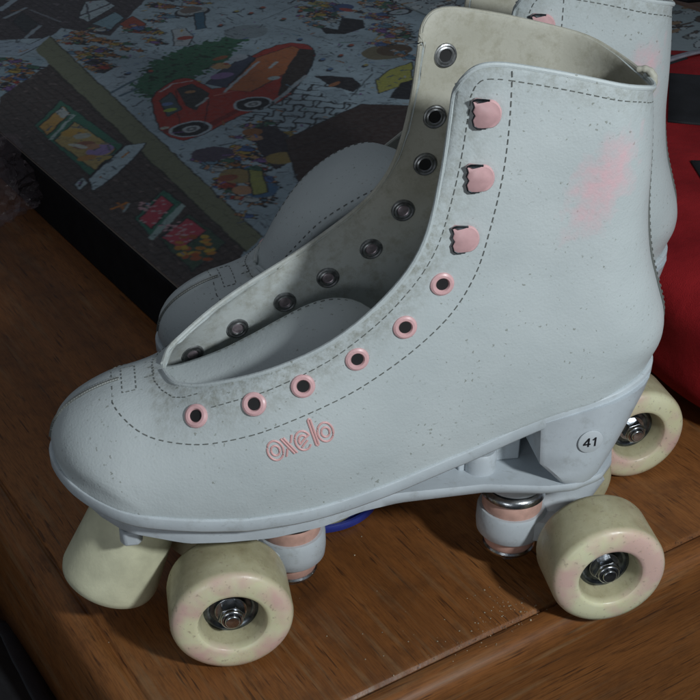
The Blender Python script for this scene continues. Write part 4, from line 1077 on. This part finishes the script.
def paint():
    st = .9; nb = int(470/st); na = int(BL/st)
    b_, a_ = np.meshgrid((np.arange(nb)+.5)*st+1.5, (np.arange(na)+.5)*st+1.5, indexing='ij')
    img = np.zeros((nb, na, 3)); r = np.random.RandomState(3)
    def smooth(n, k):
        g = r.rand(max(2, int(nb/n)+2), max(2, int(na/n)+2)); x = np.linspace(0, g.shape[0]-1.001, nb); y = np.linspace(0, g.shape[1]-1.001, na)
        xi = x.astype(int); yi = y.astype(int); fx = (x-xi)[:, None]; fy = (y-yi)[None]
        return (g[xi][:, yi]*(1-fx)*(1-fy)+g[xi+1][:, yi]*fx*(1-fy)+g[xi][:, yi+1]*(1-fx)*fy+g[xi+1][:, yi+1]*fx*fy)*k
    wob = smooth(9, 1.8)-.9; wob2 = smooth(9, 1.8)-.9
    B = b_+wob; A = a_+wob2
    img[:] = (.36, .43, .47); img *= (.78+smooth(30, .3)+smooth(5, .12))[..., None]
    def inside(poly, B=B, A=A):
        poly = np.array(poly); m = np.zeros(B.shape, bool)
        x0, y0 = poly.min(0)-4; x1, y1 = poly.max(0)+4
        sel = (B > x0) & (B < x1) & (A > y0) & (A < y1)
        if not sel.any(): return m
        bb = B[sel]; aa = A[sel]; c = np.zeros(bb.shape, bool); j = len(poly)-1
        for i in range(len(poly)):
            xi, yi = poly[i]; xj, yj = poly[j]
            cond = ((yi > aa) != (yj > aa)) & (bb < (xj-xi)*(aa-yi)/((yj-yi) or 1e-9)+xi); c ^= cond; j = i
        m[sel] = c; return m
    def put(m, col, var=.15):
        col = np.array(col); n = int(m.sum())
        if n: img[m] = col*(1+(r.rand(n, 1)-.5)*var)
    def win(x0, x1, y0, y1):
        i0 = max(0, int((x0-4)/st)); i1 = min(nb, int((x1+4)/st)+1); j0 = max(0, int((y0-4)/st)); j1 = min(na, int((y1+4)/st)+1)
        return (slice(i0, i1), slice(j0, j1)) if i1 > i0 and j1 > j0 else None
    def putw(w, m, col, var):
        n = int(m.sum())
        if n: sub = img[w]; sub[m] = np.array(col)*(1+(r.rand(n, 1)-.5)*var)
    def disc(cx, cy, rx, ry=None, ang=0, col=(0, 0, 0), var=.15, hole=0):
        ry = ry or rx; R_ = max(rx, ry); w = win(cx-R_, cx+R_, cy-R_, cy+R_)
        if w is None: return
        c, s = math.cos(ang), math.sin(ang); b2 = B[w]; a2 = A[w]; u = (b2-cx)*c+(a2-cy)*s; q = -(b2-cx)*s+(a2-cy)*c
        d = (u/rx)**2+(q/ry)**2; putw(w, (d < 1) & (d >= hole), col, var)
    def line(p, q, wd, col):
        p = np.array(p); q = np.array(q); w = win(min(p[0], q[0])-wd, max(p[0], q[0])+wd, min(p[1], q[1])-wd, max(p[1], q[1])+wd)
        if w is None: return
        d = q-p; L = np.linalg.norm(d)+1e-9; b2 = B[w]; a2 = A[w]; u = ((b2-p[0])*d[0]+(a2-p[1])*d[1])/L; v = ((b2-p[0])*d[1]-(a2-p[1])*d[0])/L
        putw(w, (u > -wd/2) & (u < L+wd/2) & (np.abs(v) < wd/2), col, .1)
    SKIN = (.45, .26, .16)
    PAL = [(.36, .06, .04), (.10, .16, .32), (.42, .30, .08), (.40, .42, .42), (.08, .18, .12), (.30, .14, .06), (.22, .12, .28), (.05, .05, .06), (.45, .22, .08), (.16, .26, .34)]
    INK = (.03, .03, .035)
    def figure(cx, cy, s_):
        an = -.42+(r.rand()-.5)*.9; u = np.array([math.sin(an), math.cos(an)]); w_ = np.array([u[1], -u[0]]); c = np.array([cx, cy])
        c1, c2, c3 = (PAL[r.randint(len(PAL))] for _ in range(3)); dk = tuple(q*.55 for q in c1)
        for sg in (-1, 1):       # legs, boots
            f_ = c+w_*sg*s_*.28; g_ = f_-u*s_*(1.1+.3*r.rand())+w_*sg*s_*.25*r.rand(); line(f_, g_, s_*.42, INK); line(f_, g_, s_*.26, c3); disc(g_[0], g_[1], s_*.3, s_*.2, an, INK)
        disc(cx, cy, s_*.72, s_*.95, -an, INK); disc(cx, cy, s_*.58, s_*.80, -an, c1); q = c+w_*s_*.25; disc(q[0], q[1], s_*.18, s_*.6, -an, dk)
        for sg in (-1, 1):       # arms
            h = c+w_*sg*s_*(.8+.4*r.rand())+u*s_*(r.rand()-.3); a0 = c+w_*sg*s_*.4+u*s_*.4; line(a0, h, s_*.36, INK); line(a0, h, s_*.22, c1); disc(h[0], h[1], s_*.16, s_*.16, 0, SKIN)
        hd = c+u*s_*1.15; disc(hd[0], hd[1], s_*.50, s_*.50, 0, INK); disc(hd[0], hd[1], s_*.38, s_*.38, 0, SKIN)
        ht = hd+u*s_*.36; disc(ht[0], ht[1], s_*.48, s_*.26, -an, INK); disc(ht[0], ht[1], s_*.38, s_*.18, -an, c2)
        sf = c+u*s_*.72; disc(sf[0], sf[1], s_*.42, s_*.14, -an, c2)
    for kind, data, col in ART:
        if kind == 'poly': put(inside(data), col, .22)
        elif kind == 'ink':                      # outlined polygon
            m = inside(data); put(m, col, .22); e = m ^ np.roll(m, 1, 0) | (m ^ np.roll(m, 1, 1)); put(e, (.03, .03, .035), .1)
        elif kind == 'line': line(data[0], data[1], data[2], col)
        elif kind == 'disc': disc(data[0], data[1], data[2], data[3], data[4], col)
        elif kind == 'brick':
            m = inside(data); put(m, col, .3)
            u = A; row = np.floor(B/7.5); g = ((B/7.5) % 1 < .14) | (((u/15.0+.5*(row % 2)) % 1) < .07); put(m & g, tuple(c*.55 for c in col), .2)
            put(m & (smooth(4, 1) > .86), tuple(c*2.0 for c in col), .2)
        elif kind == 'crowd':
            poly = np.array(data); x0, y0 = poly.min(0); x1, y1 = poly.max(0); m0 = inside(data)
            for k in range(int((x1-x0)*(y1-y0)/150)):
                cx, cy = x0+r.rand()*(x1-x0), y0+r.rand()*(y1-y0); ix = int((cx-1.5)/st); iy = int((cy-1.5)/st)
                if not (0 <= ix < nb and 0 <= iy < na) or not m0[ix, iy]: continue
                figure(cx, cy, 4.2+r.rand()*5.0)
        elif kind == 'fir':
            m = inside(data, B+(smooth(3.2, 16)-8), A+(smooth(3.2, 16)-8)); put(m, col, .4); put(m & (smooth(4, 1) > .72), tuple(c*.4 for c in col), .2)
        elif kind == 'pieces':
            m = inside(data); per = 17.0
            gx = np.abs(((B+5.0*np.sin(A/3.1))/per) % 1-.5)*per; gy = np.abs(((A+5.0*np.sin(B/3.1))/per) % 1-.5)*per
            put(m & ((gx < 1.4) | (gy < 1.4)), (.045, .05, .055), .1)
    # scattered ink marks over the snow
    for k in range(2600):
        x, y = r.rand()*470, r.rand()*BL; l_ = 1+r.rand()*r.rand()*14; an = r.rand()*6.28
        ix = int((x-1.5)/st); iy = int((y-1.5)/st)
        if 0 <= ix < nb and 0 <= iy < na and img[ix, iy].mean() > .25: line((x, y), (x+l_*math.cos(an), y+l_*math.sin(an)), .9+r.rand(), (.12, .14, .16) if r.rand() < .8 else PAL[r.randint(len(PAL))])
    # cut lines between the pieces
    per = 19.0
    for (U, V_) in ((b_, a_), (a_, b_)):
        ph = (V_/per) % 1; knob = np.exp(-((ph-.5)/.16)**2)*4.2*np.sign(np.sin(np.floor(V_/per)*2.4+np.floor(U/per)*1.7)); d = ((U+knob)/per) % 1
        m = (d < .045); img[m] *= .72
    lum = img.mean(2, keepdims=True); img = lum+(img-lum)*1.0; img = img**1.12*1.12; img *= np.array([.90, .96, 1.0])
    return np.clip(img, 0, 1), nb, na, st
img, nb, na, st_ = paint()
vs = []; fs = []
for i in range(nb+1):
    for j in range(na+1):
        p = P0+DB*(i*st_+1.5)+DA*(j*st_+1.5); vs.append((p[0], p[1], 45.0))
for i in range(nb):
    for j in range(na): fs.append((i*(na+1)+j, (i+1)*(na+1)+j, (i+1)*(na+1)+j+1, i*(na+1)+j+1))
# card thickness
n0 = len(vs); cb = [(0, 0), (nb, 0), (nb, na), (0, na)]
for (i, j) in cb:
    p = P0+DB*(i*st_+1.5)+DA*(j*st_+1.5); vs.append((p[0], p[1], 42.8))
nf = len(fs)
fs.append((n0, n0+1, n0+2, n0+3))
def rim(ids, a, b_): fs.append(tuple(ids+[b_, a]))
rim([i*(na+1) for i in range(nb+1)], n0, n0+1); rim([nb*(na+1)+j for j in range(na+1)], n0+1, n0+2)
rim([i*(na+1)+na for i in range(nb, -1, -1)], n0+2, n0+3); rim([j for j in range(na, -1, -1)], n0+3, n0)
me = bpy.data.meshes.new('jigsaw_puzzle'); me.from_pydata([(a*S, b*S, c*S) for a, b, c in vs], [], fs)
ca = me.color_attributes.new('print', 'FLOAT_COLOR', 'POINT')
pad = np.pad(img, ((1, 1), (1, 1), (0, 0)), 'edge'); pim = (pad[:-1, :-1]+pad[1:, :-1]+pad[:-1, 1:]+pad[1:, 1:])/4
cols = np.ones((len(vs), 4), np.float32); cols[:(nb+1)*(na+1), :3] = pim.reshape(-1, 3); cols[(nb+1)*(na+1):, :3] = (.25, .23, .2)
ca.data.foreach_set('color', cols.ravel())
m, nt, b = newmat('printed_card'); at = nt.nodes.new('ShaderNodeAttribute'); at.attribute_name = 'print'
v = coords(nt); nt.links.new(mixc(nt, ramp(nt, noise(nt, v, .2, 4), [(.4, 0.0), (.8, .25)]), at.outputs['Color'], (.16, .17, .17)), b.inputs['Base Color'])
b.inputs['Roughness'].default_value = .42; b.inputs['Specular IOR Level'].default_value = .3; bump(nt, b, noise(nt, v, .06, 3), .25, .0012)
jz = link('jigsaw_puzzle', me, m)
tag(jz, 'assembled jigsaw puzzle of a snowy street with a red car and brick house', 'jigsaw puzzle')
# a second sheet of finished puzzle to the right of it
def sheet():
    st = 2.0; vs = []; fs = []; r = np.random.RandomState(11); nb, na = 120, 200
    xx, yy = np.meshgrid(np.arange(nb+1)*st, np.arange(na+1)*st, indexing='ij'); img2 = np.ones((nb+1, na+1, 3))*np.array([.33, .40, .43])
    pal = [(.42, .48, .51), (.20, .22, .22), (.42, .48, .50), (.12, .10, .09), (.27, .33, .36), (.44, .50, .53), (.30, .22, .15)]
    for k in range(420):
        cx, cy, rx, ry, an = r.rand()*nb*st, r.rand()*na*st, 3+r.rand()*14, 1.5+r.rand()*4, r.rand()*.9-.2
        u = (xx-cx)*math.cos(an)+(yy-cy)*math.sin(an); q = -(xx-cx)*math.sin(an)+(yy-cy)*math.cos(an); mk = (u/rx)**2+(q/ry)**2
        img2[(mk < 1.35) & (mk >= 1)] = (.06, .06, .07); img2[mk < 1] = pal[r.randint(len(pal))]
    for i in range(nb+1):
        for j in range(na+1):
            p = P0+DB*(475+i*st)+DA*(60+j*st); vs.append((p[0], p[1], 45.0))
    for i in range(nb):
        for j in range(na): fs.append((i*(na+1)+j, (i+1)*(na+1)+j, (i+1)*(na+1)+j+1, i*(na+1)+j+1))
    me = bpy.data.meshes.new('puzzle_section'); me.from_pydata([(a*S, b*S, c*S) for a, b, c in vs], [], fs)
    ca = me.color_attributes.new('print', 'FLOAT_COLOR', 'POINT'); c4 = np.ones((len(vs), 4), np.float32); c4[:, :3] = img2.reshape(-1, 3); ca.data.foreach_set('color', c4.ravel())
    o = link('puzzle_section', me, m); md = o.modifiers.new('Solidify', 'SOLIDIFY'); md.thickness = 2.0*S; md.offset = -1
    tag(o, 'pale section of finished jigsaw behind the red bag, right of the skates', 'jigsaw puzzle')
sheet()

# ------------------------------------------------------------------ red bag
BAG = (378, 290, 0.09, 132, 240, 96)
def make_bag():
    root = empty('sports_bag', (BAG[0], BAG[1], 0), BAG[2])
    LX, LY, H = BAG[3], BAG[4], BAG[5]; nu, nv = 96, 44; vs = []; fs = []
    def sp(c, p): return math.copysign(abs(c)**p, c)
    def P(u, v):
        a = 2*math.pi*u; q = -math.pi/2+math.pi*v
        cx = sp(math.cos(a), .45)*sp(math.cos(q), .42); cy = sp(math.sin(a), .45)*sp(math.cos(q), .42); cz = sp(math.sin(q), .6)
        x, y, z = LX*cx, LY*cy, H/2+H/2*cz
        f = 1.6*math.sin(z/9.0+2.2*math.sin(y/38.0)+x/60)+2.4*math.sin(z/21.0+y/47.0)
        k = min(1, max(0, z/12.0))*(1-min(1, max(0, (z-H*.9)/(H*.1)))*.6)
        n = Vector((cx, cy, .25*cz)).normalized()
        return Vector((x, y, z+.3))+n*f*k
    for j in range(nv+1):
        for i in range(nu): vs.append(P(i/nu, j/nv))
    for j in range(nv):
        for i in range(nu): fs.append((j*nu+i, j*nu+(i+1) % nu, (j+1)*nu+(i+1) % nu, (j+1)*nu+i))
    mesh('bag_body', vs, fs, M['red'], root)
    pp = MB(); pp.tube([P(k/160, .085)*1.0+Vector((0, 0, -1.0)) for k in range(160)], 2.6, 8, True); pp.build('bottom_piping', M['blackfab'], root)
    bvb = BVHTree.FromPolygons([Vector(v) for v in vs], fs)
    inv = Matrix.Rotation(-BAG[2], 4, 'Z') @ Matrix.Translation((-BAG[0], -BAG[1], 0))
    def drop(x, y, d):
        q = inv @ Vector((x, y, 500)); h = bvb.ray_cast(q, Vector((0, 0, -1)))
        return None if h[0] is None else h[0]+h[1].normalized()*(d if h[1].z > 0 else -d)
    def strip(name, a, b_, wd, mat, d=1.3, n=60, par=root):
        a = Vector(a); b_ = Vector(b_); t = (b_-a).normalized(); pr = Vector((-t.y, t.x)); v2 = []; f2 = []; rows = []
        for k in range(n):
            c = a.lerp(b_, k/(n-1)); row = [drop(c.x+pr.x*wd*q, c.y+pr.y*wd*q, d) for q in (-.5, -.25, 0, .25, .5)]
            if all(p is not None for p in row): rows.append(row)
        for r_ in rows: v2 += r_
        for i in range(len(rows)-1):
            for k in range(4): f2.append((i*5+k, i*5+k+1, (i+1)*5+k+1, (i+1)*5+k))
        if f2:
            o = mesh(name, v2, f2, mat, par); md = o.modifiers.new('Solidify', 'SOLIDIFY'); md.thickness = 1.8*S
    for nm, a, b_, wd, mt, d in [('side_band', (290, 424), (520, 578), 84, 'blackfab', 1.0), ('piping', (290, 378), (520, 532), 6, 'greypipe', 3.4), ('piping', (290, 428), (520, 582), 6, 'greypipe', 3.4), ('strap', (412, 415), (372, 320), 46, 'blackfab', 1.4), ('strap', (352, 255), (343, 200), 30, 'blackfab', 1.4)]: strip(nm, a, b_, wd, M[mt], d)
    return root
tag(make_bag(), 'red nylon sports bag with black straps behind the heels of the skates', 'bag')

# black pouch on the far right of the puzzle
def lump(name, c, r, mat, seed, amp=.08, p=.6, n=(40, 24), rz=0):
    rr = np.random.RandomState(seed); ph = rr.rand(8)*6.28; vs = []; fs = []
    def sp(c, p): return math.copysign(abs(c)**p, c)
    for j in range(n[1]+1):
        for i in range(n[0]):
            a = 2*math.pi*i/n[0]; q = -math.pi/2+math.pi*j/n[1]
            d = 1+amp*(math.sin(3*a+ph[0]+2*q)+.6*math.sin(5*a+ph[1]-3*q)+.5*math.sin(7*q+ph[2]+2*a)+.4*math.sin(11*a+ph[3]+5*q))
            x, y, z = r[0]*d*sp(math.cos(a), p)*sp(math.cos(q), p), r[1]*d*sp(math.sin(a), p)*sp(math.cos(q), p), r[2]*(1+sp(math.sin(q), .7)*(1+amp*math.sin(4*a+ph[4])))
            vs.append((c[0]+x*math.cos(rz)-y*math.sin(rz), c[1]+x*math.sin(rz)+y*math.cos(rz), c[2]+z))
    for j in range(n[1]):
        for i in range(n[0]): fs.append((j*n[0]+i, j*n[0]+(i+1) % n[0], (j+1)*n[0]+(i+1) % n[0], (j+1)*n[0]+i))
    return mesh(name, vs, fs, mat)
o = lump('pouch', (610, 800, 45.2), (95, 60, 28), M['blackfab'], 4); tag(o, 'black fabric pouch at the top right corner beyond the pale puzzle section', 'pouch')

# crumpled clear film at the left edge
def crumple():
    b = bmesh.new(); bmesh.ops.create_icosphere(b, subdivisions=5, radius=1); r = random.Random(9)
    from mathutils import noise as mn
    for v in b.verts:
        d = 1+.30*mn.noise(v.co*2.4)+.22*abs(mn.noise(v.co*6.0))+.10*abs(mn.noise(v.co*13))
        v.co = Vector((v.co.x*46*d, v.co.y*52*d, max(v.co.z*30*d, -24)+24.5))*S
    me = bpy.data.meshes.new('plastic_wrapper'); b.to_mesh(me); b.free()
    o = link('plastic_wrapper', me, M['film']); o.location = Vector([-143.1, 467.5, 0.2])*S
    tag(o, 'crumpled clear plastic wrapper beside the black puzzle case at the left edge', 'wrapper')
crumple()

# blue lid under the farther skate
mb = MB(); mb.lathe([(.01, 0.2), (33, .2), (34.5, 1), (35, 3), (35, 4), (34.4, 5.0), (33, 5.2), (32, 4.4), (31, 3), (.01, 2.6)], Matrix.Translation([56.7, 70.7, 0.0]), 56)
o = mb.build('dish', M['blue']); tag(o, 'small round blue plastic dish on the wood, mostly hidden under the boots', 'dish')

# black backpack standing on the floor beside the chest
def backpack():
    root = empty('backpack', (-212, -10, -418))
    b = lump('backpack_body', (0, 0, 0), (150, 210, 190), M['blackfab'], 2, .035, .55, (72, 48), TT); b.parent = root
    bb = BVHTree.FromPolygons([v.co/S for v in b.data.vertices], [tuple(p.vertices) for p in b.data.polygons])
    def cling(p, d):
        l, n, _, _ = bb.find_nearest(Vector(p)); n = n if n.z > 0 or n.x > 0 else -n
        return l+n*d
    line = [cling(p, 1.5) for p in spline([(112, 110, 352), (130, 80, 366), (142, 50, 372), (149, 22, 372), (151, -8, 364), (150, -40, 350)], 40)]
    vs = []; fs = []
    for k, p in enumerate(line):
        t = (line[min(k+1, 39)]-line[max(k-1, 0)]).normalized(); q = t.cross(Vector((.5, 0, .85))).normalized()
        for w_ in (-9, 0, 9): vs.append(p+q*w_+Vector((.5, 0, .85))*(2.0 if w_ == 0 else .4))
    for k in range(39):
        for c in range(2): fs.append((k*3+c, k*3+c+1, (k+1)*3+c+1, (k+1)*3+c))
    so = mesh('shoulder_strap', vs, fs, M['buckle'], root); md = so.modifiers.new('Solidify', 'SOLIDIFY'); md.thickness = 2*S
    return root
tag(backpack(), 'black backpack with a shoulder strap, in the dark bottom left corner beside the wooden chest', 'backpack')
mb = MB(); mb.prism([(-3000, -3000), (4000, -3000), (4000, 4000), (-3000, 4000)], -424, -420.4)
tag(mb.build('floor', simple('dark_floor', (.05, .045, .04), .6), None, False), None, None, None, 'structure')

# crumbs on the wood
cr = bmesh.new(); r = random.Random(3)
for (cx, cy, sx, sy, n) in [(132.4, -34.6, 10, 8, 70), (115.1, -52.2, 14, 7, 45), (82.7, -46.6, 30, 18, 18), (-13.6, -19.6, 30, 20, 6), (65.1, 14.3, 40, 25, 14), (184.7, -64.4, 40, 14, 0)]:
    for k in range(n):
        x = r.gauss(cx, sx); y = r.gauss(cy, sy); s = abs(r.gauss(.10, .12))+.10
        if (x-C0[0])*E1[0]+(y-C0[1])*E1[1] < -8 or (x-C0[0])*G1[0]+(y-C0[1])*G1[1] < -8: continue
        g = bmesh.ops.create_icosphere(cr, subdivisions=1, radius=s*S)
        for v in g['verts']:
            v.co = Vector((v.co.x*r.uniform(.7, 1.6), v.co.y*r.uniform(.7, 1.5), v.co.z*.7))+Vector((x, y, s*.6))*S
me = bpy.data.meshes.new('crumbs'); cr.to_mesh(me); cr.free()
tag(link('crumbs', me, M['crumb']), 'scattered pale crumbs on the wood in front of the skate', 'crumbs', None, 'stuff')

# ------------------------------------------------------------------ light
w = bpy.data.worlds.new('World'); scene.world = w; w.use_nodes = True
bg = w.node_tree.nodes['Background']; bg.inputs[0].default_value = (.78, .87, 1, 1); bg.inputs[1].default_value = 0.09
def lamp(name, loc, tgt, energy, size, col):
    l = bpy.data.lights.new(name, 'AREA'); l.shape = 'DISK'; l.size = size*S; l.energy = energy; l.color = col
    o = bpy.data.objects.new(name, l); COL.objects.link(o); o.location = Vector(loc)*S
    o.rotation_euler = (Vector(tgt)-Vector(loc)).to_track_quat('-Z', 'Y').to_euler(); return o
lamp('key_lamp', (400, -560, 540), (60, 20, 80), 3.8, 70, (.92, .98, 1))
lamp('room_lamp', (-300, 300, 1500), (100, 100, 0), 1.0, 700, (.9, .96, 1))

lamp('side_lamp', (-330, -680, 210), (0, 0, 40), 0.62, 260, (.92, .97, 1))

# ------------------------------------------------------------------ camera
cam = bpy.data.cameras.new('camera'); co = bpy.data.objects.new('camera', cam); COL.objects.link(co); scene.camera = co
cam.sensor_width = 36; cam.lens = 66.267; cam.clip_start = .02; cam.clip_end = 30
right = Vector((0.98372, -0.179572, 0.006987)); upv = Vector((0.087494, 0.512538, 0.854196)); fw = Vector((0.156971, 0.839678, -0.519905))
Mc = Matrix((right, upv, -fw)).transposed().to_4x4(); Mc.translation = Vector((-28.14, -479.9, 430.83))*S; co.matrix_world = Mc
scene.view_settings.view_transform = 'Standard'; scene.view_settings.look = 'None'; scene.view_settings.exposure = 0; scene.view_settings.gamma = 1
scene.render.resolution_x = scene.render.resolution_y = 1024
scene.cycles.use_denoising = True
